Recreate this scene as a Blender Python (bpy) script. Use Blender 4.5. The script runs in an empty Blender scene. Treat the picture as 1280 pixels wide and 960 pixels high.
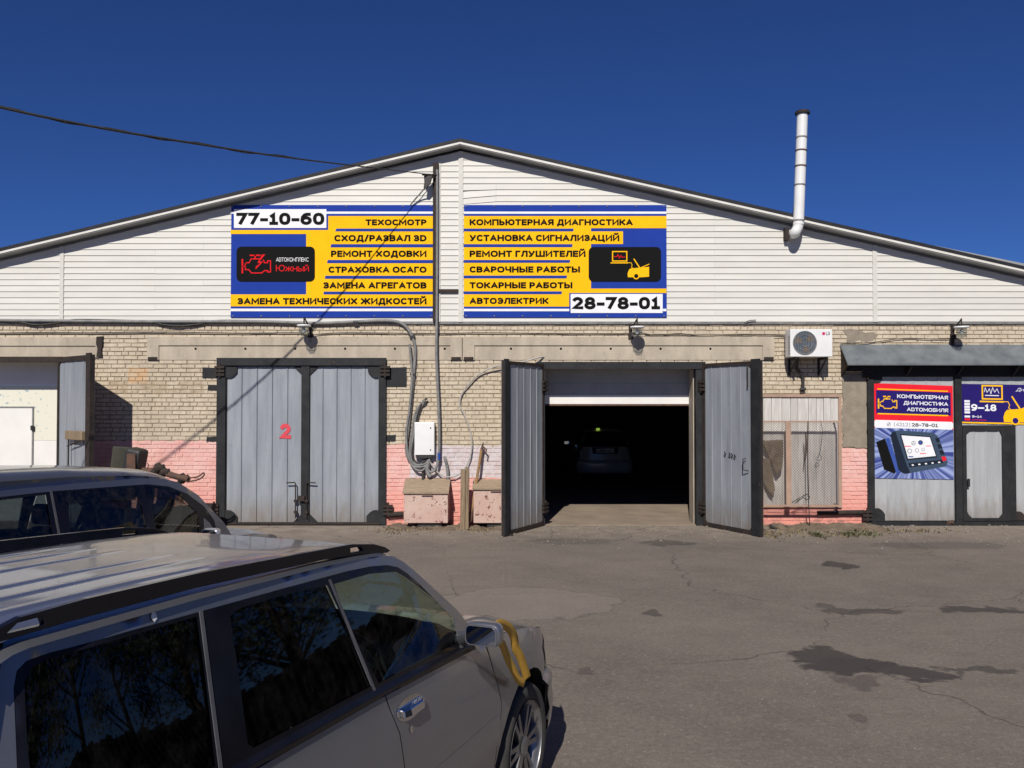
import bpy, bmesh, math, random
from mathutils import Vector, Matrix, Euler
from mathutils.geometry import delaunay_2d_cdt, tessellate_polygon
random.seed(7)
sc = bpy.context.scene
C = sc.collection

# ------------------------------------------------------------------ camera, sky, sun, exposure
CAM = Vector((0, -16, 2.3)); F = 1072.0; PITCH = math.atan(22 / 1072)
cam = bpy.data.objects.new('camera', bpy.data.cameras.new('camera')); C.objects.link(cam)
cam.location = CAM; cam.rotation_euler = (math.pi / 2 + PITCH, 0, 0)
cam.data.sensor_width = 36; cam.data.lens = F / 1280 * 36; cam.data.clip_end = 3000
sc.camera = cam
TOSUN = Vector((-0.19, -1, 0.84)).normalized()
ELEV = math.asin(TOSUN.z); ROT = math.atan2(TOSUN.x, TOSUN.y)
w = bpy.data.worlds.new("World"); sc.world = w; w.use_nodes = True
nt = w.node_tree; bg = nt.nodes['Background']
sky = nt.nodes.new('ShaderNodeTexSky'); sky.sky_type = 'NISHITA'; sky.sun_disc = False
sky.sun_elevation = ELEV; sky.sun_rotation = ROT
sky.altitude = 3000; sky.air_density = 1.0; sky.dust_density = 0.0; sky.ozone_density = 10
gain = nt.nodes.new('ShaderNodeVectorMath'); gain.operation = 'MULTIPLY'; gain.inputs[1].default_value = (0.66, 0.83, 1.22)   # the phone's deep blue rendering of a clear sky
nt.links.new(sky.outputs[0], gain.inputs[0]); nt.links.new(gain.outputs[0], bg.inputs[0]); bg.inputs[1].default_value = 0.05
sl = bpy.data.lights.new('sun', 'SUN'); sl.energy = 4.6; sl.angle = math.radians(0.53); sl.color = (1, 0.95, 0.87)
so = bpy.data.objects.new('sun', sl); C.objects.link(so); so.location = (-6, -30, 25)
so.rotation_euler = (-TOSUN).to_track_quat('-Z', 'Y').to_euler()
sc.view_settings.view_transform = 'Standard'; sc.view_settings.look = 'None'
sc.view_settings.exposure = 0.0; sc.view_settings.gamma = 1
sc.render.engine = 'CYCLES'
sc.cycles.use_denoising = True
sc.cycles.max_bounces = 6; sc.cycles.transparent_max_bounces = 12

# ------------------------------------------------------------------ pixel <-> place helpers
_c, _s = math.cos(PITCH), math.sin(PITCH)
def ray(px, py):
    a = (px - 640) / F; b = -(py - 480) / F
    return Vector((a, _c - b * _s, _s + b * _c))
def at(px, py, Y=0.0):
    r = ray(px, py); k = (Y - CAM.y) / r.y
    return CAM + r * k
def ag(px, py, z=0.0):
    r = ray(px, py); return CAM + r * ((z - CAM.z) / r.z)
def X(px, Y=0.0, py=500): return at(px, py, Y).x
def Z(py, Y=0.0): return at(640, py, Y).z

# ------------------------------------------------------------------ materials
def srgb(r, g, b):
    f = lambda v: (v / 255 / 12.92) if v <= 10 else ((v / 255 + 0.055) / 1.055) ** 2.4
    return (f(r), f(g), f(b))
def N(nt, t, **kw):
    n = nt.nodes.new(t)
    for k, v in kw.items(): setattr(n, k, v)
    return n
def _set(nt, inp, v):
    if isinstance(v, bpy.types.NodeSocket): nt.links.new(v, inp)
    elif isinstance(v, (tuple, list)): inp.default_value = (*v, 1) if (len(v) == 3 and len(inp.default_value) == 4) else v
    else: inp.default_value = v
def M_(nt, op, a, b=None, c=None):
    n = N(nt, 'ShaderNodeMath', operation=op)
    _set(nt, n.inputs[0], a)
    if b is not None: _set(nt, n.inputs[1], b)
    if c is not None: _set(nt, n.inputs[2], c)
    return n.outputs[0]
def mixc(nt, fac, a, b, mode='MIX'):
    n = N(nt, 'ShaderNodeMix', data_type='RGBA', blend_type=mode)
    _set(nt, n.inputs[0], fac); _set(nt, n.inputs[6], a); _set(nt, n.inputs[7], b)
    return n.outputs[2]
def noise(nt, vec, scale, detail=4, rough=.6, dist=0):
    n = N(nt, 'ShaderNodeTexNoise'); n.inputs['Scale'].default_value = scale
    n.inputs['Detail'].default_value = detail; n.inputs['Roughness'].default_value = rough
    n.inputs['Distortion'].default_value = dist
    nt.links.new(vec, n.inputs['Vector']); return n.outputs[0]
def ramp(nt, fac, lo, hi):
    n = N(nt, 'ShaderNodeMapRange'); n.inputs[1].default_value = lo; n.inputs[2].default_value = hi
    nt.links.new(fac, n.inputs[0]); return n.outputs[0]
def newmat(name):
    m = bpy.data.materials.new(name); m.use_nodes = True
    return m, m.node_tree, m.node_tree.nodes['Principled BSDF']
def pos(nt, scale=(1, 1, 1)):
    g = N(nt, 'ShaderNodeNewGeometry')
    if scale == (1, 1, 1): return g.outputs['Position']
    mp = N(nt, 'ShaderNodeMapping'); mp.inputs['Scale'].default_value = scale
    nt.links.new(g.outputs['Position'], mp.inputs[0]); return mp.outputs[0]
def pm(name, c1, c2=None, scale=6, stretch=(1, 1, 1), rough=.7, metal=0, bump=0, bscale=60, lo=.35, hi=.65,
       spot=None, spotscale=20, spotlo=.62, spothi=.7, vary=0, coat=0, spec=None, splash=0):
    """base colour c1<->c2 by noise, optional spots (rust, dirt), optional fine relief, per-object value change"""
    m, nt, p = newmat(name)
    P = pos(nt, stretch)
    col = c1
    if c2: col = mixc(nt, ramp(nt, noise(nt, P, scale), lo, hi), c1, c2)
    if spot: col = mixc(nt, ramp(nt, noise(nt, pos(nt), spotscale, 6, .7), spotlo, spothi), col, spot)
    if splash:      # road dirt thrown up on the lowest part, and rusty scuffs
        sz = N(nt, 'ShaderNodeSeparateXYZ'); nt.links.new(pos(nt), sz.inputs[0])
        f = M_(nt, 'SUBTRACT', 1, ramp(nt, M_(nt, 'ADD', sz.outputs[2], M_(nt, 'MULTIPLY', noise(nt, pos(nt, (6, 6, 1.2)), 2, 5), -.9)), -.45, splash - .35))
        col = mixc(nt, M_(nt, 'MULTIPLY', f, .7), col, (.17, .13, .095))
        col = mixc(nt, M_(nt, 'MULTIPLY', ramp(nt, noise(nt, pos(nt, (9, 9, .5)), 1.6, 6, .75), .60, .74), .5), col, (.16, .15, .14))
        col = mixc(nt, M_(nt, 'MULTIPLY', ramp(nt, noise(nt, pos(nt, (1, 1, 1)), 4.5, 7, .8), .60, .66), .35), col, (.40, .41, .42))
    if vary:
        oi = N(nt, 'ShaderNodeObjectInfo')
        v = M_(nt, 'MULTIPLY_ADD', oi.outputs['Random'], vary, 1 - vary / 2)
        h = N(nt, 'ShaderNodeHueSaturation'); _set(nt, h.inputs['Value'], v); _set(nt, h.inputs['Color'], col)
        col = h.outputs[0]
    _set(nt, p.inputs['Base Color'], col)
    p.inputs['Roughness'].default_value = rough; p.inputs['Metallic'].default_value = metal
    if coat: p.inputs['Coat Weight'].default_value = coat; p.inputs['Coat Roughness'].default_value = .03
    if spec is not None: p.inputs['Specular IOR Level'].default_value = spec
    if bump:
        b = N(nt, 'ShaderNodeBump'); b.inputs['Strength'].default_value = bump; b.inputs['Distance'].default_value = .01
        nt.links.new(noise(nt, pos(nt), bscale, 5), b.inputs['Height']); nt.links.new(b.outputs[0], p.inputs['Normal'])
    return m

# wall colour: raw silicate brick with pink and white painted lower zones (paint edges in world X/Z, slightly ragged)
def wall_mat(name, base1, base2, dark, bumpd):
    m, nt, p = newmat(name)
    P = pos(nt); sx = N(nt, 'ShaderNodeSeparateXYZ'); nt.links.new(P, sx.inputs[0])
    x, z = sx.outputs[0], sx.outputs[2]
    wob = M_(nt, 'MULTIPLY_ADD', noise(nt, P, 7, 6, .8), .20, -.10)
    zz = M_(nt, 'ADD', z, wob); xx = M_(nt, 'ADD', x, wob)
    def box(x0, x1, z0, z1):
        a = M_(nt, 'GREATER_THAN', xx, x0); b = M_(nt, 'LESS_THAN', xx, x1)
        c = M_(nt, 'LESS_THAN', zz, z1); d = M_(nt, 'GREATER_THAN', zz, z0)
        return M_(nt, 'MULTIPLY', M_(nt, 'MULTIPLY', a, b), M_(nt, 'MULTIPLY', c, d))
    oi = N(nt, 'ShaderNodeObjectInfo')
    br = N(nt, 'ShaderNodeTexWhiteNoise', noise_dimensions='3D')      # tone by brick-sized cell, same for joined bricks
    sn = N(nt, 'ShaderNodeVectorMath', operation='SNAP'); sn.inputs[1].default_value = (.26, 5, .079)
    nt.links.new(P, sn.inputs[0]); nt.links.new(sn.outputs[0], br.inputs[0])
    col = mixc(nt, ramp(nt, noise(nt, P, 2.2, 5), .35, .7), base1, base2)
    col = mixc(nt, M_(nt, 'MULTIPLY', br.outputs[0], .55), col, tuple(v * .86 for v in base2))
    col = mixc(nt, M_(nt, 'MULTIPLY', ramp(nt, noise(nt, P, 16, 5, .75), .48, .62), .5), col, (.36, .295, .215))
    col = mixc(nt, M_(nt, 'MULTIPLY', ramp(nt, noise(nt, P, .8, 6, .65), .52, .7), .30), col, (.34, .29, .225))
    col = mixc(nt, M_(nt, 'MULTIPLY', ramp(nt, noise(nt, P, 45, 4, .8), .6, .75), .5), col, dark)
    # grey cement smear across the courses left of gate 2 and dirt runs under the eave
    st = noise(nt, pos(nt, (7, 1, .8)), 1.5, 5, .6)
    col = mixc(nt, M_(nt, 'MULTIPLY', ramp(nt, st, .50, .72), .45), col, dark)
    sm = M_(nt, 'MULTIPLY', box(X(130), X(255), Z(492), Z(477)), ramp(nt, noise(nt, P, 6, 4), .4, .55))
    col = mixc(nt, M_(nt, 'MULTIPLY', sm, .7), col, srgb(160, 140, 115))
    org = M_(nt, 'MULTIPLY', box(X(160), X(185), Z(478), Z(460)), ramp(nt, noise(nt, P, 5, 4), .3, .6))
    col = mixc(nt, M_(nt, 'MULTIPLY', org, .5), col, srgb(205, 150, 80))
    pink = mixc(nt, ramp(nt, noise(nt, P, 3.5, 5), .4, .7), (.72, .40, .355), (.76, .50, .45))
    pinkL = mixc(nt, ramp(nt, z, .1, 1.0), (.76, .31, .25), pink)
    wht = mixc(nt, ramp(nt, noise(nt, P, 9, 5), .4, .65), (.62, .57, .58), (.55, .45, .44))
    boxes = [(-20, -5.2, -.2, Z(551)), (X(470), X(513), -.2, Z(556)), (X(500), X(640), -.2, Z(597)), (X(945), X(1100), -.2, Z(560))]
    f = None
    for b in boxes:
        g = box(*b); f = g if f is None else M_(nt, 'MAXIMUM', f, g)
    wear = M_(nt, 'SUBTRACT', 1, M_(nt, 'MULTIPLY', ramp(nt, noise(nt, P, 22, 7, .85), .60, .66), .7))
    col = mixc(nt, M_(nt, 'MULTIPLY', f, wear), col, pinkL)
    col = mixc(nt, M_(nt, 'MULTIPLY', box(X(513), X(640), Z(597), Z(557)), wear), col, wht)
    # splash dirt just above the ground
    dz = M_(nt, 'MULTIPLY', M_(nt, 'SUBTRACT', 1, ramp(nt, z, 0, .35)), ramp(nt, noise(nt, P, 8, 5), .4, .7))
    col = mixc(nt, M_(nt, 'MULTIPLY', dz, .8), col, (.14, .11, .085))
    _set(nt, p.inputs['Base Color'], col); p.inputs['Roughness'].default_value = .85
    b = N(nt, 'ShaderNodeBump'); b.inputs['Strength'].default_value = bumpd; b.inputs['Distance'].default_value = .008
    nt.links.new(noise(nt, P, 80, 5), b.inputs['Height']); nt.links.new(b.outputs[0], p.inputs['Normal'])
    return m
BRICK = wall_mat('silicate_brick', (.66, .57, .44), (.56, .47, .345), (.36, .30, .225), .5)
MORTAR = wall_mat('mortar', (.36, .29, .205), (.29, .23, .16), (.20, .155, .11), .8)
SIDING = pm('cream_vinyl', (.665, .65, .60), (.61, .595, .545), 1.6, (.6, 1, 5), rough=.5, spec=.3, vary=.07, spot=(.60, .55, .45), spotscale=3, spotlo=.6, spothi=.95)
CONC = pm('concrete', (.50, .43, .335), (.37, .315, .245), 2.2, (1.6, 1, .6), rough=.9, bump=.6, bscale=40, spot=(.24, .19, .14), spotscale=9, spotlo=.6, spothi=.8)
PLASTER = pm('cement_plaster', (.30, .255, .20), (.235, .20, .155), 6, rough=.92, bump=.9, bscale=30)
GREY = pm('grey_sheet_paint', (.295, .32, .35), (.23, .25, .28), 2.5, (3, 3, .35), rough=.5, bump=.35, bscale=5, vary=.07, splash=.5,
          spot=(.19, .195, .20), spotscale=7, spotlo=.62, spothi=.8)
GREYL = pm('light_grey_sheet_paint', (.42, .43, .44), (.35, .365, .38), 2.5, (3, 3, .35), rough=.5, bump=.25, splash=.45, bscale=9, vary=.05,
           spot=(.28, .26, .23), spotscale=8, spotlo=.62, spothi=.8)
BLACKP = pm('black_frame_paint', (.016, .017, .019), (.027, .028, .030), 5, rough=.6, spec=.25, bump=.3, spot=(.10, .06, .04), spotscale=18, spotlo=.63, spothi=.7)
RUSTP = pm('rusty_dark_paint', (.024, .021, .020), (.045, .032, .026), 7, rough=.75, spec=.25, bump=.5, spot=(.14, .08, .05), spotscale=25, spotlo=.62, spothi=.7)
RUST = pm('rusted_steel', (.13, .065, .04), (.07, .045, .035), 9, rough=.85, bump=.6)
DARKGREY = pm('dark_grey_sheet', (.10, .115, .125), (.17, .185, .195), 3, (1, 1, 1), rough=.5, spot=(.28, .28, .28), spotscale=6, spotlo=.68, spothi=.8)
WHITEP = pm('white_sandwich_panel', (.80, .78, .74), (.74, .72, .69), 2, rough=.5)
FILM = pm('protective_film_print', (.74, .72, .60), (.30, .42, .46), 9, (1, 1, 1.4), rough=.5, lo=.60, hi=.66)
WHITE = pm('white_enamel', (.80, .80, .79), (.72, .72, .71), 3, rough=.35)
ROOFM = pm('dark_roof_sheet', (.018, .018, .022), rough=.6, c2=(.026, .026, .03), spec=.25)
TRIMW = pm('pale_rake_trim', (.74, .72, .66), (.66, .64, .58), 4, rough=.5)
SOFFIT = pm('grey_soffit', (.34, .345, .345), (.27, .275, .275), 3, rough=.7)
INT = pm('dimmed_interior', (.10, .10, .095), (.06, .06, .058), 1, rough=.95)  # interior gloom put into the wall colour, keeps sun bounce low
FLOORM = pm('garage_concrete_floor', (.30, .235, .175), (.22, .17, .13), 1.5, rough=.9, bump=.4)
RUBBER = pm('rubber', (.018, .018, .018), (.03, .029, .027), 6, rough=.75, bump=.2)
TYREM = pm('dusty_tyre_rubber', (.030, .029, .028), (.060, .055, .048), 5, rough=.85, bump=.4, bscale=120)
BLKPL = pm('black_plastic', (.006, .006, .009), (.010, .010, .014), 6, rough=.16, spec=.30)
MATBLK = pm('matt_black_plastic', (.014, .014, .016), (.022, .022, .022), 8, rough=.75, spec=.25)
DIVM = pm('dull_grey_trim', (.10, .10, .11), (.07, .07, .08), 8, rough=.5)
CHROME = pm('chrome', (.75, .75, .76), (.6, .6, .62), 5, rough=.12, metal=1)
ALLOY = pm('alloy_wheel', (.30, .30, .31), (.20, .195, .19), 6, rough=.38, metal=.75)
CABLE = pm('grey_cable', (.16, .16, .16), (.24, .235, .225), 8, rough=.6)
CABLEL = pm('pale_cable', (.45, .43, .40), (.35, .33, .30), 8, rough=.6)
BLKC = pm('black_cable', (.02, .02, .02), (.035, .033, .03), 8, rough=.6)
WOOD = pm('weathered_wood', (.30, .22, .14), (.17, .125, .08), 3, (14, 14, 1), rough=.9, bump=.7)
BOARD = pm('bleached_boards', (.62, .60, .57), (.48, .45, .42), 3, (10, 10, .8), rough=.85, bump=.5, vary=.14, spot=(.22, .19, .16), spotscale=10, spotlo=.66, spothi=.76)
BINM = pm('peeling_pink_paint', (.56, .42, .35), (.50, .33, .28), 3, rough=.8, bump=.4, spot=(.16, .05, .045), spotscale=11, spotlo=.585, spothi=.62)
LIDM = pm('dirty_lid_board', (.26, .20, .13), (.36, .27, .19), 4, (2, 8, 8), rough=.9, bump=.7)
SACK = pm('brown_sacking', (.17, .125, .075), (.10, .07, .045), 8, rough=.95, bump=.8)
STRAP = pm('yellow_webbing', (.62, .36, .05), (.52, .29, .04), 30, (1, 1, 6), rough=.7, bump=.6, bscale=200)
FRAMEP = pm('faded_pink_steel', (.42, .28, .21), (.34, .23, .17), 6, rough=.8, bump=.4, spot=(.16, .10, .07), spotscale=20, spotlo=.62, spothi=.7)
def flat(name, c, rough=.75): return pm(name, c, tuple(v * .93 for v in c), 5, rough=rough, spec=.12)
S_BLUE = flat('print_blue', srgb(33, 62, 155)); S_YEL = flat('print_yellow', srgb(254, 192, 18)); S_WHT = flat('print_white', srgb(238, 238, 240))
S_BLK = flat('print_black', (.006, .006, .006)); S_RED = flat('print_red', srgb(226, 30, 38)); S_NAVY = flat('print_navy', srgb(38, 28, 105))
S_PRED = flat('poster_red', srgb(232, 36, 52)); S_GREYT = flat('print_grey', srgb(110, 110, 115)); S_PALE = flat('print_pale', srgb(235, 236, 240))
S_DEV = flat('poster_device_slate', srgb(62, 78, 98)); S_DEV2 = flat('poster_device_dark', srgb(30, 38, 52)); S_DEV3 = flat('poster_device_blue', srgb(60, 85, 160))
S_2 = flat('painted_coral', srgb(215, 80, 90), .6)
def poster_bg():
    m, nt, p = newmat('poster_ray_burst')
    P = pos(nt); c = at(1141, 565)
    s = N(nt, 'ShaderNodeVectorMath', operation='SUBTRACT'); nt.links.new(P, s.inputs[0]); s.inputs[1].default_value = (c.x, 0, c.z)
    sx = N(nt, 'ShaderNodeSeparateXYZ'); nt.links.new(s.outputs[0], sx.inputs[0])
    a = M_(nt, 'ARCTAN2', sx.outputs[2], sx.outputs[0])
    n = N(nt, 'ShaderNodeTexNoise', noise_dimensions='1D'); n.inputs['Scale'].default_value = 7; n.inputs['Detail'].default_value = 3
    nt.links.new(a, n.inputs['W'])
    _set(nt, p.inputs['Base Color'], mixc(nt, ramp(nt, n.outputs[0], .4, .62), srgb(50, 66, 135), srgb(150, 165, 210)))
    p.inputs['Roughness'].default_value = .45
    return m
S_BURST = poster_bg()

def carpaint(name, c, dust):
    m, nt, p = newmat(name)
    P = pos(nt)
    col = mixc(nt, M_(nt, 'MULTIPLY', ramp(nt, noise(nt, P, 7, 6, .7), .35, .75), .35), c, dust)
    _set(nt, p.inputs['Base Color'], col)
    p.inputs['Metallic'].default_value = .75
    _set(nt, p.inputs['Roughness'], M_(nt, 'MULTIPLY_ADD', noise(nt, P, 5, 5), .22, .20))
    p.inputs['Coat Weight'].default_value = .7; p.inputs['Coat Roughness'].default_value = .06
    return m
def glassmat(name, tint, dirt=.06, rough=.02):
    """window glass: tinted see-through sheet under a mirror-like surface that grows at grazing angles, thin dust film"""
    m, nt, p = newmat(name)
    nt.nodes.remove(p); out = nt.nodes['Material Output']
    tr = N(nt, 'ShaderNodeBsdfTransparent'); tr.inputs[0].default_value = (*tint, 1)
    gl = N(nt, 'ShaderNodeBsdfGlossy'); gl.inputs['Roughness'].default_value = rough; gl.inputs[0].default_value = (.95, .97, 1, 1)
    ge = N(nt, 'ShaderNodeNewGeometry'); dp = N(nt, 'ShaderNodeVectorMath', operation='DOT_PRODUCT')
    nt.links.new(ge.outputs['Incoming'], dp.inputs[0]); nt.links.new(ge.outputs['Normal'], dp.inputs[1])
    sch = M_(nt, 'MULTIPLY_ADD', M_(nt, 'POWER', M_(nt, 'SUBTRACT', 1, M_(nt, 'ABSOLUTE', dp.outputs['Value'])), 5), .93, .045)
    mx = N(nt, 'ShaderNodeMixShader'); nt.links.new(sch, mx.inputs[0])
    nt.links.new(tr.outputs[0], mx.inputs[1]); nt.links.new(gl.outputs[0], mx.inputs[2])
    df = N(nt, 'ShaderNodeBsdfDiffuse'); df.inputs[0].default_value = (.35, .32, .28, 1)
    m2 = N(nt, 'ShaderNodeMixShader'); _set(nt, m2.inputs[0], M_(nt, 'MULTIPLY', ramp(nt, noise(nt, pos(nt), 14, 6, .75), .45, .8), dirt))
    nt.links.new(mx.outputs[0], m2.inputs[1]); nt.links.new(df.outputs[0], m2.inputs[2])
    nt.links.new(m2.outputs[0], out.inputs[0])
    return m
SILVER = carpaint('dusty_silver_paint', (.27, .28, .315), (.25, .24, .225))
VANP = carpaint('grey_blue_metallic_paint', (.19, .20, .225), (.24, .22, .20))
WAGP = pm('pale_wagon_paint', (.44, .43, .41), (.38, .37, .35), 3, rough=.35, coat=.4)
G_CLEAR = glassmat('green_tinted_glass', (.62, .72, .66), .05)
G_DARK = glassmat('privacy_glass', (.03, .03, .035), .03)
G_VAN = glassmat('van_side_glass', (.22, .25, .25), .06)
G_LAMP = glassmat('lamp_glass', (.75, .78, .78), .35)
REDL = pm('red_lamp_lens', (.35, .02, .02), (.25, .015, .015), 5, rough=.2)
LENS = pm('headlamp_lens', (.10, .10, .11), (.35, .36, .37), 12, rough=.1, metal=.3)
MIRR = pm('mirror_glass', (.55, .57, .60), (.50, .52, .55), 3, rough=.03, metal=1)

# ------------------------------------------------------------------ mesh builder and object helpers
class MB:
    def __init__(s): s.v = []; s.f = []; s.smooth = []
    def add(s, vs, fs, sm=False):
        n = len(s.v); s.v += [tuple(v) for v in vs]; s.f += [tuple(i + n for i in f) for f in fs]; s.smooth += [sm] * len(fs); return s
    def box(s, x0, x1, y0, y1, z0, z1, fn=None):
        vs = [(x, y, z) for z in (z0, z1) for y in (y0, y1) for x in (x0, x1)]
        if fn: vs = [fn(*v) for v in vs]
        return s.add(vs, [(0, 2, 3, 1), (4, 5, 7, 6), (0, 1, 5, 4), (2, 6, 7, 3), (0, 4, 6, 2), (1, 3, 7, 5)])
    def prism(s, outer, fn, t0, t1, holes=()):
        """polygon (u,v) with holes, between offsets t0 and t1; fn(u, t, v) -> point"""
        loops = [list(outer)] + [list(h) for h in holes]
        tri = tessellate_polygon([[Vector((u, v, 0)) for u, v in l] for l in loops])
        fl = [p for l in loops for p in l]; n = len(fl)
        a = [fn(u, t0, v) for u, v in fl]; b = [fn(u, t1, v) for u, v in fl]
        fs = [tuple(t) for t in tri] + [tuple(n + i for i in reversed(t)) for t in tri]
        k = 0
        for l in loops:
            m = len(l)
            for i in range(m):
                j = (i + 1) % m; fs.append((k + i, k + j, n + k + j, n + k + i))
            k += m
        return s.add(a + b, fs)
    def tube(s, pts, r, seg=8, closed=False):
        pts = [Vector(p) for p in pts]; n = len(pts)
        rs = r if isinstance(r, (list, tuple)) else [r] * n
        up = None; vs = []
        for i, p in enumerate(pts):
            d = (pts[min(i + 1, n - 1)] - pts[max(i - 1, 0)]).normalized()
            if up is None:
                up = d.orthogonal().normalized()
            up = (up - d * up.dot(d)).normalized(); q = d.cross(up)
            for k in range(seg):
                a = 2 * math.pi * k / seg
                vs.append(p + (up * math.cos(a) + q * math.sin(a)) * rs[i])
        fs = []
        for i in range(n - 1):
            for k in range(seg):
                j = (k + 1) % seg
                fs.append((i * seg + k, i * seg + j, (i + 1) * seg + j, (i + 1) * seg + k))
        s.add(vs, fs, True)
        s.add(vs[:seg], [tuple(reversed(range(seg)))]); s.add(vs[-seg:], [tuple(range(seg))])
        return s
    def lathe(s, prof, fn, seg=32, caps=True):
        """prof: (radius, axial) list; fn(x, axial, z)"""
        vs = []
        for r, a in prof:
            for k in range(seg):
                t = 2 * math.pi * k / seg; vs.append(fn(r * math.cos(t), a, r * math.sin(t)))
        fs = []
        for i in range(len(prof) - 1):
            for k in range(seg):
                j = (k + 1) % seg; fs.append((i * seg + k, i * seg + j, (i + 1) * seg + j, (i + 1) * seg + k))
        s.add(vs, fs, True)
        if caps:
            s.add(vs[:seg], [tuple(range(seg))]); s.add(vs[-seg:], [tuple(reversed(range(seg)))])
        return s
    def mesh(s, name, off=(0, 0, 0)):
        me = bpy.data.meshes.new(name)
        me.from_pydata([(v[0] - off[0], v[1] - off[1], v[2] - off[2]) for v in s.v], [], s.f)
        me.polygons.foreach_set('use_smooth', s.smooth); me.update()
        return me
WO = {}      # world origins of objects
def obj(name, mb, mat, parent=None, local=False, kind=None, label=None, bevel=0, autos=None):
    """links a builder as ONE mesh object; local=True: vertices are already in the parent's frame"""
    if local: off = Vector((0, 0, 0)); loc = Vector((0, 0, 0))
    else:
        xs = [v[0] for v in mb.v]; ys = [v[1] for v in mb.v]; zs = [v[2] for v in mb.v]
        off = Vector(((min(xs) + max(xs)) / 2, (min(ys) + max(ys)) / 2, min(zs))); loc = off - (WO[parent.name] if parent else Vector((0, 0, 0)))
    me = mb.mesh(name, off)
    for m in (mat if isinstance(mat, (list, tuple)) else [mat]): me.materials.append(m)
    bm = bmesh.new(); bm.from_mesh(me)
    if autos != 'keep': bmesh.ops.recalc_face_normals(bm, faces=bm.faces)
    bm.to_mesh(me); bm.free()
    o = bpy.data.objects.new(name, me); C.objects.link(o); o.location = loc; o.parent = parent
    WO[o.name] = off
    if kind: o['kind'] = kind
    if label: o['label'] = label
    if bevel:
        b = o.modifiers.new('bevel', 'BEVEL'); b.width = bevel; b.segments = 2; b.limit_method = 'ANGLE'
    return o
def thing(name, loc, label, cat, group=None, rz=0):
    o = bpy.data.objects.new(name, None); C.objects.link(o); o.location = loc; o.rotation_euler = (0, 0, rz)
    o.empty_display_size = .2
    WO[o.name] = Vector(loc); tag(o, label, cat, group); return o
def tag(o, label, cat, group=None):
    o['label'] = label; o['category'] = cat
    if group: o['group'] = group
    return o
def wall_fn(Y): return lambda u, t, v: (u, Y - t, v)      # t = thickness towards the viewer
def rect(x0, x1, z0, z1): return [(x0, z0), (x1, z0), (x1, z1), (x0, z1)]
def smooth_path(pts, n=8):
    """Catmull-Rom through the points"""
    P = [Vector(p) for p in pts]; P = [P[0] * 2 - P[1]] + P + [P[-1] * 2 - P[-2]]; out = []
    for i in range(1, len(P) - 2):
        for k in range(n):
            t = k / n; a, b, c, d = P[i - 1], P[i], P[i + 1], P[i + 2]
            out.append(.5 * ((2 * b) + (c - a) * t + (2 * a - 5 * b + 4 * c - d) * t * t + (3 * b - a - 3 * c + d) * t ** 3))
    out.append(P[-2]); return out

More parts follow.
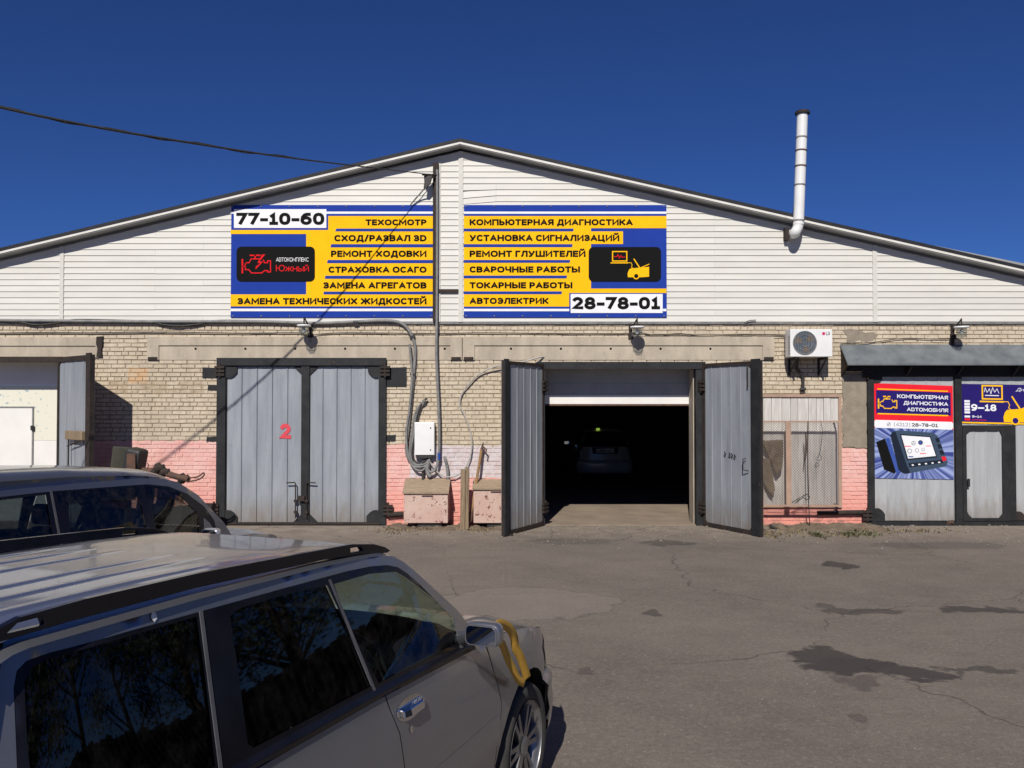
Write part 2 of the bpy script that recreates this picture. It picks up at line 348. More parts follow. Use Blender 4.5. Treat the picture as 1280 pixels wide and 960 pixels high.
# ------------------------------------------------------------------ ground
def ground_mat():
    m, nt, p = newmat('worn_asphalt')
    P = pos(nt); sx = N(nt, 'ShaderNodeSeparateXYZ'); nt.links.new(P, sx.inputs[0])
    x, y = sx.outputs[0], sx.outputs[1]
    col = mixc(nt, ramp(nt, noise(nt, P, .45, 6, .62), .38, .66), (.170, .143, .120), (.116, .098, .083))
    col = mixc(nt, M_(nt, 'MULTIPLY', ramp(nt, noise(nt, P, 2.3, 5, .7), .45, .75), .5), col, (.225, .185, .148))
    agg = noise(nt, P, 95, 5, .85)
    col = mixc(nt, M_(nt, 'MULTIPLY', ramp(nt, noise(nt, P, 26, 5, .85), .50, .64), .6), col, (.070, .058, .048))
    col = mixc(nt, M_(nt, 'MULTIPLY', ramp(nt, noise(nt, P, 21, 5, .85), .53, .66), .55), col, (.33, .29, .245))
    col = mixc(nt, M_(nt, 'MULTIPLY', ramp(nt, noise(nt, pos(nt, (1, 2.5, 1)), 1.0, 7, .68), .50, .72), .55), col, (.10, .082, .066))
    col = mixc(nt, M_(nt, 'MULTIPLY', ramp(nt, noise(nt, P, 22, 6, .75), .45, .75), .35), col, (.27, .23, .19))
    col = mixc(nt, M_(nt, 'MULTIPLY', ramp(nt, agg, .54, .66), .7), col, (.34, .295, .245))
    col = mixc(nt, M_(nt, 'MULTIPLY', ramp(nt, agg, .46, .34), .7), col, (.045, .037, .031))
    # dusty pale band in front of the gates
    band = M_(nt, 'MULTIPLY', ramp(nt, M_(nt, 'ADD', y, M_(nt, 'MULTIPLY', noise(nt, P, 1.1, 4), 1.6)), -1.3, .3), .75)
    col = mixc(nt, band, col, mixc(nt, ramp(nt, noise(nt, P, 3, 5), .4, .65), (.30, .25, .20), (.21, .17, .135)))
    # tar cracks
    def warp(amount, sc_):
        nn = N(nt, 'ShaderNodeTexNoise'); nn.inputs['Scale'].default_value = sc_; nn.inputs['Detail'].default_value = 5; nt.links.new(P, nn.inputs['Vector'])
        va = N(nt, 'ShaderNodeVectorMath', operation='MULTIPLY_ADD'); nt.links.new(nn.outputs[1], va.inputs[0]); va.inputs[1].default_value = (amount,) * 3; nt.links.new(P, va.inputs[2])
        return va.outputs[0]
    W_ = warp(.42, 2.4)
    vo = N(nt, 'ShaderNodeTexVoronoi', feature='DISTANCE_TO_EDGE'); vo.inputs['Scale'].default_value = .24; nt.links.new(W_, vo.inputs['Vector'])
    crack = M_(nt, 'MULTIPLY', M_(nt, 'SUBTRACT', 1, ramp(nt, vo.outputs['Distance'], .0004, .0032)), ramp(nt, noise(nt, P, .6, 3), .38, .52))
    col = mixc(nt, M_(nt, 'MULTIPLY', crack, .6), col, (.05, .043, .038))
    # oil and damp stains with outlines of their own
    stains = [(1075, 826, 62, 10, .85), (1145, 836, 52, 7, .8), (1040, 815, 40, 10, .8), (1235, 832, 50, 3, .6), (1090, 761, 56, 4, .6), (1040, 755, 20, 4, .5), (1232, 759, 52, 5, .75),
              (1055, 704, 16, 5, .8), (832, 764, 15, 5, .6), (760, 832, 14, 4, .4), (1085, 891, 18, 5, .4), (1082, 845, 30, 9, .45), (722, 675, 60, 4, .3), (845, 677, 30, 4, .5), (1180, 680, 90, 5, .35)]
    tot = None
    wv = warp(.62, 2.6); ws = N(nt, 'ShaderNodeSeparateXYZ'); nt.links.new(wv, ws.inputs[0])
    ragged = M_(nt, 'MULTIPLY_ADD', noise(nt, pos(nt, (1, 1.6, 1)), 7, 8, .75), 2.6, -1.25)
    for (px, py, rx, ry, k) in stains:
        c = ag(px, py); ex = ag(px + rx, py); ey = ag(px, py - ry)
        a = max(.05, ex.x - c.x); b = max(.05, ey.y - c.y)
        dx = M_(nt, 'DIVIDE', M_(nt, 'SUBTRACT', ws.outputs[0], c.x + .17), a); dy = M_(nt, 'DIVIDE', M_(nt, 'SUBTRACT', ws.outputs[1], c.y + .17), b)
        d = M_(nt, 'ADD', M_(nt, 'MULTIPLY', dx, dx), M_(nt, 'MULTIPLY', dy, dy))
        d = M_(nt, 'ADD', d, ragged)
        f = M_(nt, 'MULTIPLY', M_(nt, 'SUBTRACT', 1, ramp(nt, d, .80, 1.08)), k)
        tot = f if tot is None else M_(nt, 'MAXIMUM', tot, f)
    col = mixc(nt, tot, col, (.026, .022, .021))
    # old pale patch
    c = ag(690, 745); dx = M_(nt, 'DIVIDE', M_(nt, 'SUBTRACT', ws.outputs[0], c.x), 1.05); dy = M_(nt, 'DIVIDE', M_(nt, 'SUBTRACT', ws.outputs[1], c.y), .75)
    d = M_(nt, 'ADD', M_(nt, 'MULTIPLY', dx, dx), M_(nt, 'MULTIPLY', dy, dy))
    col = mixc(nt, M_(nt, 'MULTIPLY', M_(nt, 'SUBTRACT', 1, ramp(nt, d, .9, 1.0)), .35), col, (.25, .21, .178))
    ring = M_(nt, 'MULTIPLY', M_(nt, 'SUBTRACT', 1, ramp(nt, M_(nt, 'ABSOLUTE', M_(nt, 'SUBTRACT', d, 1.0)), .0, .05)), .4)
    col = mixc(nt, ring, col, (.05, .042, .036))
    _set(nt, p.inputs['Base Color'], col); 
    _set(nt, p.inputs['Roughness'], M_(nt, 'SUBTRACT', .93, M_(nt, 'MULTIPLY', tot, .25)))
    b = N(nt, 'ShaderNodeBump'); b.inputs['Strength'].default_value = .55; b.inputs['Distance'].default_value = .01
    h = M_(nt, 'ADD', M_(nt, 'ADD', M_(nt, 'MULTIPLY', agg, .35), M_(nt, 'MULTIPLY', noise(nt, P, 6, 5), 1.2)), M_(nt, 'MULTIPLY', crack, -2.0))
    nt.links.new(h, b.inputs['Height']); nt.links.new(b.outputs[0], p.inputs['Normal'])
    return m
mb = MB(); R_ = 900
mb.add([(-R_, -R_, 0), (R_, -R_, 0), (R_, R_, 0), (-R_, R_, 0)], [(0, 1, 2, 3)])
obj('ground', mb, ground_mat(), kind='structure')

# ------------------------------------------------------------------ the garage building
GB = thing('garage_building', (0, 0, 0), 'long brick garage block with cream sided gable above three grey steel gates', 'building')
EAVE = Z(403); XL, XR = -15.0, 15.0
PK = at(575, 176, -.27); SLL, SLR = .240, .228
def roofz(x): return PK.z - (SLL * (PK.x - x) if x < PK.x else SLR * (x - PK.x))
G1 = (X(-150), X(75), 0, Z(451)); G2 = (X(277), X(479), 0, Z(451)); G3 = (X(680), X(872), 0, Z(459)); G4 = (X(1087), X(1330), 0, Z(463))
def rects_minus(x0, x1, z0, z1, holes):
    """split a wall rectangle with rectangular holes (all reaching full columns) into boxes"""
    xs = sorted({x0, x1} | {min(max(h[0], x0), x1) for h in holes} | {min(max(h[1], x0), x1) for h in holes}); out = []
    for a, b in zip(xs, xs[1:]):
        if b - a < 1e-6: continue
        m = (a + b) / 2; segs = [(z0, z1)]
        for h in holes:
            if h[0] < m < h[1]:
                ns = []
                for s0, s1 in segs:
                    if h[2] > s0: ns.append((s0, min(s1, h[2])))
                    if h[3] < s1: ns.append((max(s0, h[3]), s1))
                segs = [q for q in ns if q[1] - q[0] > 1e-4]
        out += [(a, b, q[0], q[1]) for q in segs]
    return out
WIN = (X(925), X(1048), Z(636), Z(490))     # boarded window recess
mb = MB()
for a, b, c, d in rects_minus(XL, XR, 0, EAVE, [G1, G2, G3, G4]): mb.box(a, b, .010, .5, c, d)
obj('brick_wall', mb, MORTAR, GB)
# gable wall behind the siding
mb = MB(); mb.prism([(XL, EAVE), (XR, EAVE), (XR, max(EAVE + .02, roofz(XR) - .1)), (PK.x, PK.z - .1), (XL, max(EAVE + .02, roofz(XL) - .1))], wall_fn(.5), 0, .48)
obj('gable_wall', mb, SOFFIT, GB)

# bricks: running bond, a header course every sixth, leaving out gates, lintels and the plaster patch
LINT = [(X(-160), X(123), Z(447), Z(421.5)), (X(184), X(577.5), Z(450), Z(421)), (X(578.5), X(968), Z(450), Z(421))]
PATCH = [(X(1053), X(1090), Z(560), Z(468)), (X(1054), X(1094), Z(428), Z(411))]
blocked = [G1, G2, G3, G4] + LINT + PATCH[:1] + [(X(953), X(1050), Z(527), Z(493))]
COURSE = .0790; full = []; rest = MB(); rng = random.Random(3)
def brick_box(m, x0, x1, z0, z1, prot, r):
    c = .007
    m.add([(x0, .03, z0), (x1, .03, z0), (x1, .03, z1), (x0, .03, z1),
           (x0 + r.uniform(0, c), prot + r.uniform(-.0015, .0015), z0 + r.uniform(0, c)), (x1 - r.uniform(0, c), prot + r.uniform(-.0015, .0015), z0 + r.uniform(0, c)),
           (x1 - r.uniform(0, c), prot + r.uniform(-.0015, .0015), z1 - r.uniform(0, c)), (x0 + r.uniform(0, c), prot + r.uniform(-.0015, .0015), z1 - r.uniform(0, c))],
          [(4, 5, 6, 7), (0, 1, 5, 4), (1, 2, 6, 5), (2, 3, 7, 6), (3, 0, 4, 7)])
row = 0
while (row + 1) * COURSE < EAVE + .02:
    z0 = row * COURSE + .004; z1 = z0 + .066
    head = row % 6 == 4; L = .13 if head else .26
    x = -11.0 + (.065 if head else (.13 if row % 2 else 0)) + rng.uniform(-.02, .02)
    while x < 11:
        ln = L - .011 + rng.uniform(-.003, .003)
        segs = [(x, x + ln)]
        for h in blocked:
            if h[2] < (z0 + z1) / 2 < h[3]:
                ns = []
                for a, b in segs:
                    if h[1] <= a or h[0] >= b: ns.append((a, b))
                    else:
                        if a < h[0]: ns.append((a, h[0]))
                        if b > h[1]: ns.append((h[1], b))
                segs = ns
        for a, b in segs:
            if b - a < .02: continue
            dz = rng.uniform(-.002, .002); prot = rng.uniform(-.005, .003)
            if not head and b - a > .24 and 0 < row < 47 and abs((a + b) / 2) < 9.3: full.append((abs((a + b) / 2 - 0), a, b, z0 + dz, z1 + dz, prot))
            else: brick_box(rest, a, b, z0 + dz, z1 + dz, prot, rng)
        x += L
    row += 1
full.sort()
for q in full[300:]: brick_box(rest, *q[1:], rng)
obj('masonry', rest, BRICK, GB, kind='stuff')
protos = []
for k in range(6):
    m = MB(); brick_box(m, -.1245, .1245, 0, .066, 0, rng); me = m.mesh('brick'); me.materials.append(BRICK); protos.append(me)
for q in full[:300]:
    o = bpy.data.objects.new('brick', rng.choice(protos)); C.objects.link(o); o.parent = GB
    o.location = ((q[1] + q[2]) / 2, q[5], q[3]); o.scale = ((q[2] - q[1]) / .249, 1, 1)

# plaster patches, ragged outline
def blob(x0, x1, z0, z1, n=26, j=.03, seed=1):
    r = random.Random(seed); out = []
    for (ax, az, bx, bz) in ((x0, z0, x1, z0), (x1, z0, x1, z1), (x1, z1, x0, z1), (x0, z1, x0, z0)):
        k = max(2, int(n * math.hypot(bx - ax, bz - az) / (2 * (x1 - x0 + z1 - z0))))
        for i in range(k):
            t = i / k; out.append((ax + (bx - ax) * t + r.uniform(-j, j), az + (bz - az) * t + r.uniform(-j, j)))
    return out
mb = MB(); mb.prism(blob(X(1053), X(1084), Z(560), Z(468), 40, .025, 5), wall_fn(.012), 0, .022); obj('plaster_patch', mb, PLASTER, GB)
mb = MB(); mb.prism([(X(a), Z(b)) for a, b in ((1054, 413), (1062, 411), (1072, 412), (1082, 416), (1092, 415), (1098, 419), (1092, 426), (1083, 428), (1074, 425), (1066, 429), (1058, 428), (1060, 421))], wall_fn(0), -.01, .006); obj('plaster_patch', mb, PLASTER, GB)

# concrete lintels: raised top and end ribs round a recessed field
for i, (a, b, c, d) in enumerate(LINT):
    mb = MB(); rib = .165; e = .22 if i else .05
    holes = [[(a + e, c + .0), (b - e, c + .0), (b - e, d - rib), (a + e, d - rib)]]
    mb.prism([(a, c), (a + e, c), (a + e, d - rib), (b - e, d - rib), (b - e, c), (b, c), (b, d), (a, d)], wall_fn(.02), 0, .055)
    lo = obj('lintel', mb, CONC, GB, bevel=.006)
    mb = MB(); mb.box(a + e - .01, b - e + .01, -.012, .02, c, d - rib + .01); obj('recessed_field', mb, CONC, lo)
    mb = MB()
    for k in range(int((b - a) / .93)):
        xx = a + .9 + k * .93
        if xx < b - .3: mb.lathe([(.022, 0), (.022, .02)], lambda x, t, z, xx=xx: (xx + x, -.0125 - t * .1, c + .21 + z), 10)
    if i: obj('anchor_hole', mb, S_BLK, lo)
    if i:
        mb = MB(); mb.box(a + .02, a + .17 + .03, -.037, .0, c - .0, c + .055); mb.box(b - .2, b - .02, -.037, .0, c, c + .055)
        obj('bearing_plate', mb, RUSTP, lo)
mb = MB(); mb.prism([(X(p), Z(q)) for p, q in ((121, 421), (129, 420.5), (128.5, 430), (127, 437), (128, 446), (121, 446), (122.5, 436), (120.5, 430))], wall_fn(0), -.02, .04)
obj('bearing_plate', mb, RUSTP, GB, label='rusty brown steel plate at the end of the left lintel')

# siding: laps of vinyl in three runs, clipped by the roof slope
LAP = .1125
def clip(poly, a, b, c):      # keep a*x + b*z <= c
    out = []
    for i in range(len(poly)):
        p, q = poly[i], poly[(i + 1) % len(poly)]
        fp = a * p[0] + b * p[1] - c; fq = a * q[0] + b * q[1] - c
        if fp <= 0: out.append(p)
        if fp * fq < 0:
            t = fp / (fp - fq); out.append((p[0] + (q[0] - p[0]) * t, p[1] + (q[1] - p[1]) * t))
    return out
def plank(x0, x1, z0, tilt=0, name='siding_plank'):
    h = LAP + .012
    poly = rect(x0, x1, z0, z0 + h)
    top = PK.z - .13
    poly = clip(poly, -SLL, 1, top - SLL * PK.x); poly = clip(poly, SLR, 1, top + SLR * PK.x)
    if len(poly) < 3: return
    def y(z): return -.041 + .016 * (z - z0) / h
    n = len(poly); m = MB()
    rotp = lambda x, z: (x, z + (x - x1) * tilt)
    m.add([(rotp(p[0], p[1])[0], y(p[1]), rotp(*p)[1]) for p in poly] + [(rotp(*p)[0], -.012, rotp(*p)[1]) for p in poly],
          [tuple(range(n)), tuple(reversed(range(n, 2 * n)))] + [(i, n + i, n + (i + 1) % n, (i + 1) % n) for i in range(n)])
    obj(name, m, SIDING, GB)
runs = [(-10.2, X(74.5)), (X(79.5), X(548)), (X(550.5), X(573)), (X(578.6), X(1091)), (X(1096.5), 10.2)]
nrow = int((PK.z - EAVE) / LAP) + 1
rs = random.Random(5)
for k in range(nrow):
    z0 = EAVE + .012 + k * LAP
    for ri, (a, b) in enumerate(runs):
        loose = ri == 3 and k in (20, 21, 22)
        cuts = [a]
        if b - a > 4:
            s = a + [2.6, 3.9, 1.7][k % 3]
            if ri == 3: s = X(620) if loose else a + [3.1, 4.7][k % 2]
            cuts.append(s)
        cuts.append(b)
        for i, (c, d) in enumerate(zip(cuts, cuts[1:])):
            plank(c + .001, d - .001, z0, tilt=((.085 if k < 22 else .03) if loose and i == 0 else rs.uniform(-.0006, .0006)))
for a, b in ((74.5, 79.5), (548, 550.5), (573, 578.6), (1091, 1096.5)):
    m = MB(); x0, x1 = X(a), X(b); zt = min(roofz(x0), roofz(x1)) - .12
    m.box(x0, x1, -.052, -.012, EAVE + .004, zt); obj('joint_trim', m, SIDING, GB)
m = MB(); m.box(-10.2, 10.2, -.034, .012, EAVE - .03, EAVE + .012); obj('starter_strip', m, CABLE, GB)

# roof: two slopes with dark capping, pale rake trim and grey soffit board
for sgn, sl_ in ((-1, SLL), (1, SLR)):
    xe = 16.0 * sgn; L = abs(xe - PK.x); ze = PK.z - sl_ * L
    def rf(u, t, v, sgn=sgn, sl_=sl_): return (PK.x + sgn * u, t, PK.z - sl_ * u + v)
    m = MB(); m.box(0, L, -.25, 18, 0.0, .04, rf); obj('roof_sheet', m, ROOFM, GB)
    m = MB(); m.box(0, L, -.285, -.252, -.012, .046, rf); obj('roof_edge_cap', m, ROOFM, GB)
    k = 0
    while k * 3 < L:
        m = MB(); m.box(k * 3 + .002, min(L, k * 3 + 2.998), -.275, -.235, -.058, -.014, rf); obj('rake_trim', m, TRIMW, GB)
        m = MB(); m.box(k * 3 + .002, min(L, k * 3 + 2.998), -.262, -.02, -.075, -.060, rf); obj('soffit_board', m, SOFFIT, GB); k += 1

# inside: floor, back and side walls, ceiling
m = MB()
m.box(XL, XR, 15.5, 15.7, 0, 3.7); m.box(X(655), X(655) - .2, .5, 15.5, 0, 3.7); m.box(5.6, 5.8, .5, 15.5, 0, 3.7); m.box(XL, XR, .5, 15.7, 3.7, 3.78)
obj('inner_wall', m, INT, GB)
m = MB(); m.box(X(500), 8, -.01, 15.5, -.1, .012); obj('floor_slab', m, FLOORM, GB)

# ---- gates
def leaf(hx, hy, ang, wd, z0, z1, sheetmat, border, parent, label, inner=True, strips=6, frame_mat=None, chamfer=.09, hand=1):
    """ang: direction of the leaf from the hinge in the ground plane; the visible face lies to side 'hand'"""
    frame_mat = frame_mat or BLACKP
    dx, dy = math.cos(ang), math.sin(ang); nx, ny = (dy * hand, -dx * hand)
    fn = lambda u, t, v: (hx + dx * u + nx * t, hy + dy * u + ny * t, v)
    bl, br, bb, bt = (max(v, .012) for v in border)
    out = rect(0, wd, z0, z1); c = chamfer
    a, b, lo, hi = bl, wd - br, z0 + bb, z1 - bt
    hole = [(a + c, lo), (b - c, lo), (b, lo + c), (b, hi - c), (b - c, hi), (a + c, hi), (a, hi - c), (a, lo + c)]
    m = MB(); m.prism(out, fn, 0, .045, [hole])
    lf = obj('gate_leaf', m, frame_mat, parent, label=label)
    st = (wd - .008) / strips
    for i in range(strips):
        m = MB(); u0 = .004 + st * i; u1 = u0 + st - .002
        cs = [(u0, .012), (u0 + .012, .022), (u0 + st * .5, .018), (u1 - .022, .022), (u1 - .014, .031), (u1 - .004, .031), (u1, .012)]
        vs = [fn(u, t, v) for v in (z0 + .004, z1 - .004) for u, t in cs] + [fn(u, -.008, v) for v in (z0 + .004, z1 - .004) for u in (u0, u1)]
        n = len(cs)
        fs = [(j, j + 1, n + j + 1, n + j) for j in range(n - 1)] + [(0, n, 2 * n + 2, 2 * n), (n - 1, 2 * n + 1, 2 * n + 3, 2 * n - 1), (2 * n, 2 * n + 2, 2 * n + 3, 2 * n + 1)]
        m.add(vs, fs); obj('sheet_strip', m, sheetmat, lf)
    return lf, fn
def hinge(fn, u, v, parent, n=3):
    m = MB()
    for k in range(n): m.box(u - .09, u + .09, .05, .10, v + k * .07, v + k * .07 + .045, fn)
    p0 = fn(u, .075, v - .03); p1 = fn(u, .075, v + n * .07 + .02); m.tube([p0, p1], .022, 8)
    obj('hinge', m, RUSTP, parent)
# gate 2 (closed)
fw = wall_fn(0)
m = MB()
m.box(X(272), X(283), -.06, .10, .02, Z(449)); m.box(X(474.5), X(483), -.06, .10, .02, Z(449)); m.box(X(272), X(483), -.075, .10, Z(457), Z(447.5))
g2 = obj('gate_frame', m, BLACKP, GB, label='black steel frame of the closed gate numbered 2')
zb, zt = .045, Z(457) - .006
lfA, fA = leaf(X(283) + .003, .02, 0, X(379.5) - X(283) - .006, zb, zt, GREY, (.0, .02, .0, .0), GB, 'closed grey gate leaf with a coral figure 2 painted on it', strips=5, chamfer=.16)
lfB, fB = leaf(X(386) + .003, .02, 0, X(474.5) - X(386) - .006, zb, zt, GREY, (.02, .0, .0, .0), GB, 'closed grey gate leaf right of the painted figure 2', strips=5, chamfer=.16)
m = MB(); m.box(X(377.5), X(387.5), -.055, -.0, zb, zt); obj('overlap_strip', m, BLACKP, g2)
m = MB(); m.box(X(279), X(476), -.05, -.0, .02, .06); obj('threshold_bar', m, RUSTP, g2)
# corner gussets (dark) and hinges on gate 2
def gusset(x0, z0, w_, h_, parent, mir=1, flip=1, Y=-.028, mat=None):
    pts = [(0, 0), (w_, 0), (w_, h_ * .55), (w_ * .72, h_ * .85), (w_ * .45, h_), (0, h_)]
    m = MB(); m.prism([(x0 + mir * a, z0 + flip * b) for a, b in pts], wall_fn(Y), 0, .014); obj('gusset_plate', m, mat or BLACKP, parent)
gusset(X(282), zb, .24, .24, lfA); gusset(X(475), zb, .24, .24, lfB, -1)
gusset(X(282), zt, .22, .22, lfA, 1, -1); gusset(X(475), zt, .22, .22, lfB, -1, -1)
hw = lambda u, t, v: (u, -.0 - t, v)
hinge(hw, X(270), Z(642), lfA); hinge(hw, X(486), Z(643), lfB); hinge(hw, X(276), Z(470), lfA); hinge(hw, X(482), Z(470), lfB)
def plate(px0, px1, py0, py1, nm='wall_plate', parent=GB, mat=BLACKP, t=.012):
    m = MB(); m.prism(blob(X(px0), X(px1), Z(py1), Z(py0), 14, .006, int(px0)), wall_fn(-.0), -.02, t); return obj(nm, m, mat, parent)
plate(253, 277, 459.5, 472.5); plate(260, 274, 481, 488); plate(259, 273, 546, 552); plate(481, 508.5, 459, 483.5); plate(481, 495, 543.5, 551.5)
# two drop bolts with crank handles
for px, s, par in ((371.5, -1, lfA), (385, 1, lfB)):
    m = MB(); x = X(px); m.tube([(x + s * .17, -.085, Z(603)), (x + s * .02, -.085, Z(602.5)), (x, -.085, Z(604)), (x, -.085, Z(647))], .012, 6)
    m.box(x - .03, x + .03, -.10, -.05, Z(627), Z(624)); m.box(x - .03, x + .03, -.10, -.05, Z(641), Z(638)); obj('drop_bolt', m, RUSTP, par)
m = MB(); m.box(X(374), X(383), -.115, -.055, Z(626), Z(619)); obj('padlock_hasp', m, RUSTP, g2, bevel=.01)
# dark frame of gate 3 and the raised sectional door behind it, grey above a white bottom strip
m = MB()
m.box(X(674.5), X(681), -.06, .12, .0, Z(453.5)); m.box(X(869), X(880), -.06, .12, .0, Z(453.5)); m.box(X(673), X(881), -.075, .12, Z(461.5), Z(452.5))
g3 = obj('gate_frame', m, BLACKP, GB, label='black steel frame round the open gateway')
m = MB(); m.box(X(679.9), X(680.8), .12, .5, .0, Z(461)); m.box(X(868), X(873), .12, .5, 0, Z(461)); m.box(X(681), X(872), .12, .54, Z(461), Z(459)); obj('jamb_lining', m, CONC, g3)
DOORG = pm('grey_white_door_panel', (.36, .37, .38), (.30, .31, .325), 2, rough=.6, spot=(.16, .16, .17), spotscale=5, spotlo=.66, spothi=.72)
YD = .55; zd = Z(505, YD)
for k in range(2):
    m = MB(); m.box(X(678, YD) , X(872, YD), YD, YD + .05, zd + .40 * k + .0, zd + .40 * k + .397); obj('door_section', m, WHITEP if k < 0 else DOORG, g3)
m = MB(); m.box(X(678, YD), X(872, YD), YD - .006, YD - .001, zd, Z(494, YD)); obj('white_bottom_strip', m, WHITEP, g3)
m = MB(); m.box(X(678, YD), X(872, YD), YD - .012, YD + .03, zd - .035, zd - .001); obj('door_seal', m, RUST, g3)
m = MB(); m.box(X(866.2, .35), X(868.3, .35), .30, .56, .02, Z(497, .5)); obj('door_guide_rail', m, WHITEP, g3)
m = MB(); m.box(X(868, .35), X(871, .35), .14, .29, .02, 1.5); obj('jamb_lining', m, pm('green_grey_jamb', (.20, .22, .15), (.12, .13, .09), 5, rough=.8), g3)
# open leaves of gate 3
AL = math.atan2(-1.30, -.74); AR = math.atan2(-1.32, .70)
lf, fl = leaf(X(677), -.07, AL, 1.48, .012, Z(455) + .0, GREY, (.03, .20, .07, .05), GB, 'open grey gate leaf left of the gateway, seen edge on', strips=6, frame_mat=RUSTP, hand=-1, chamfer=.05)
hinge(fl, 0, .25, lf); hinge(fl, 0, 2.5, lf)
m = MB(); m.box(1.34, 1.48, .046, .075, .008, Z(455) + .03, fl); obj('edge_angle', m, BLACKP, lf)
m = MB(); m.tube([fl(1.36, .06, .35), fl(1.36, .06, -.0 + .02), fl(1.30, .13, .012)], .012, 6); obj('drop_bolt', m, RUSTP, lf)
lf, fr_ = leaf(X(879), -.07, AR, 1.50, .012, Z(455) + .0, GREY, (.06, .24, .07, .06), GB, 'open grey gate leaf right of the gateway with a scrawled mark', strips=6, frame_mat=RUSTP, hand=1, chamfer=.05)
hinge(fr_, 0, .25, lf); hinge(fr_, 0, 2.5, lf)
m = MB(); m.box(1.30, 1.50, .046, .08, .008, Z(455) + .03, fr_); obj('edge_angle', m, BLACKP, lf)
m = MB(); m.tube([fr_(1.14, .05, 1.32), fr_(1.12, .10, 1.30), fr_(1.12, .10, 1.12), fr_(1.20, .05, 1.10)], .010, 6); obj('pull_handle', m, BLACKP, lf)
m = MB(); m.tube([fr_(1.20, .06, 2.95), fr_(1.20, .06, 2.55)], .012, 6); obj('drop_bolt', m, RUSTP, lf)
m = MB()
for k, (u, v) in enumerate(((.58, 1.36), (.70, 1.35), (.76, 1.34), (.83, 1.33))):
    m.tube([fr_(u, .034, v + .05), fr_(u + .02, .034, v + .0), fr_(u - .015, .034, v - .02), fr_(u + .02, .034, v - .045), fr_(u + .035, .034, v + .02)], .006, 4)
obj('scrawled_mark', m, S_BLK, lf)
# gate 1: half seen white sandwich door behind, right leaf open
m = MB(); m.box(X(73), X(78.5), -.05, .12, 0, Z(447)); m.box(XL, X(79), -.06, .12, Z(452.5), Z(446)); g1 = obj('gate_frame', m, RUSTP, GB, label='rusty steel frame of the leftmost gateway')
m = MB(); m.box(XL, X(74), .1, .54, Z(451) , Z(449)); obj('jamb_lining', m, CONC, g1)
m = MB(); m.box(X(-150), X(74.5, .5), YD, YD + .05, 0, 1.0); m.box(X(-150), X(74.5, .5), YD, YD + .05, 1.004, 1.55); m.box(X(-150), X(74.5, .5), YD, YD + .05, 2.62, 3.7); obj('door_section', m, WHITEP, g1)
m = MB(); m.box(X(-150), X(74.5, .5), YD, YD + .05, 1.554, 2.616); obj('door_section', m, FILM, g1, label='upper white door section with torn printed film')
m = MB(); x1 = X(39, .5); zw = Z(510, YD)
m.box(X(-60), x1, YD - .012, YD, .02, zw); wk = obj('wicket_door', m, WHITEP, g1)
m = MB(); m.box(X(-60), x1 + .03, YD - .02, YD - .002, zw + .002, zw + .03); m.box(x1 + .002, x1 + .03, YD - .02, YD - .002, .02, zw + .001); obj('door_trim', m, CABLE, wk)
m = MB()
for zz in (.95, 1.75): m.box(x1 - .01, x1 + .05, YD - .05, YD - .021, zz, zz + .09)
obj('hinge', m, BLACKP, wk)
A1 = math.atan2(-1.0, 1.13)
lf, f1 = leaf(X(78), -.07, A1, 1.48, .05, Z(447), GREY, (.02, .26, .06, .09), GB, 'open grey gate leaf at the far left with a dark edge', strips=4, frame_mat=RUSTP, hand=1, chamfer=.06)
m = MB(); m.box(1.30, 1.48, .046, .08, .03, Z(447) + .03, f1); obj('edge_angle', m, RUSTP, lf)
m = MB(); m.box(.55, 1.28, .05, .13, 1.62, 1.78, f1); obj('lock_board', m, WOOD, lf, bevel=.01)
m = MB(); m.tube([f1(.62, .09, 1.62), f1(.62, .09, .1)], .014, 6); m.tube([f1(.6, .1, 1.5), f1(1.2, .1, 1.62)], .012, 6); obj('drop_bolt', m, RUSTP, lf)
# gate 4 under the canopy
YP = -.03
m = MB()
m.box(X(1083), X(1090.5), -.06, .08, .02, Z(464)); m.box(X(1191.5), X(1199.8), -.068, .08, .03, Z(464)); m.box(X(1083), 10.4, -.064, .08, 0.0, .075)
m.box(X(1083), 10.4, -.066, .08, Z(471), Z(462))
g4 = obj('gate_frame', m, BLACKP, GB, label='black steel frame of the gate under the grey canopy')
leafD, fD = leaf(X(1090.5) + .003, .0, 0, X(1191.5) - X(1090.5) - .006, .08, Z(470) - .004, GREYL, (0, 0, 0, 0), GB, 'pale grey gate leaf carrying the red and blue poster', strips=6, chamfer=.001)
leafE, fE = leaf(X(1199.8) + .003, .0, 0, 1.9, .08, Z(470) - .004, GREYL, (0, 0, 0, 0), GB, 'pale grey gate leaf with a small wicket door', strips=8, chamfer=.001)
gusset(X(1090.5), .08, .20, .24, leafD); gusset(X(1090.5), Z(470), .17, .14, leafD, 1, -1)
hinge(hw, X(1081), .10, leafD); hinge(hw, X(1083), Z(472), leafD, 2)
m = MB(); x0, x1 = X(1201), X(1259); zt4 = Z(531.5)
m.prism(rect(x0, x1, .085, zt4), wall_fn(-.024), 0, .03, [[(x0 + .10, .20), (x0 + .16, .14), (x1 - .20, .14), (x1 - .13, .22), (x1 - .13, zt4 - .20), (x1 - .17, zt4 - .10), (x0 + .14, zt4 - .10), (x0 + .07, zt4 - .16), (x0 + .07, .26)]])
wf = obj('wicket_door', m, BLACKP, GB, label='small wicket door with a rusty black frame')
m = MB(); m.box(X(1206), X(1208.5), -.085, -.054, Z(608), Z(598)); obj('handle', m, BLACKP, wf)
m = MB(); m.box(x1 + .002, x1 + .12, -.052, -.024, .10, zt4); obj('edge_strip', m, BLACKP, wf)
gusset(x1 + .12, .10, .16, .16, wf, 1, 1, -.03, RUSTP)
m = MB(); 
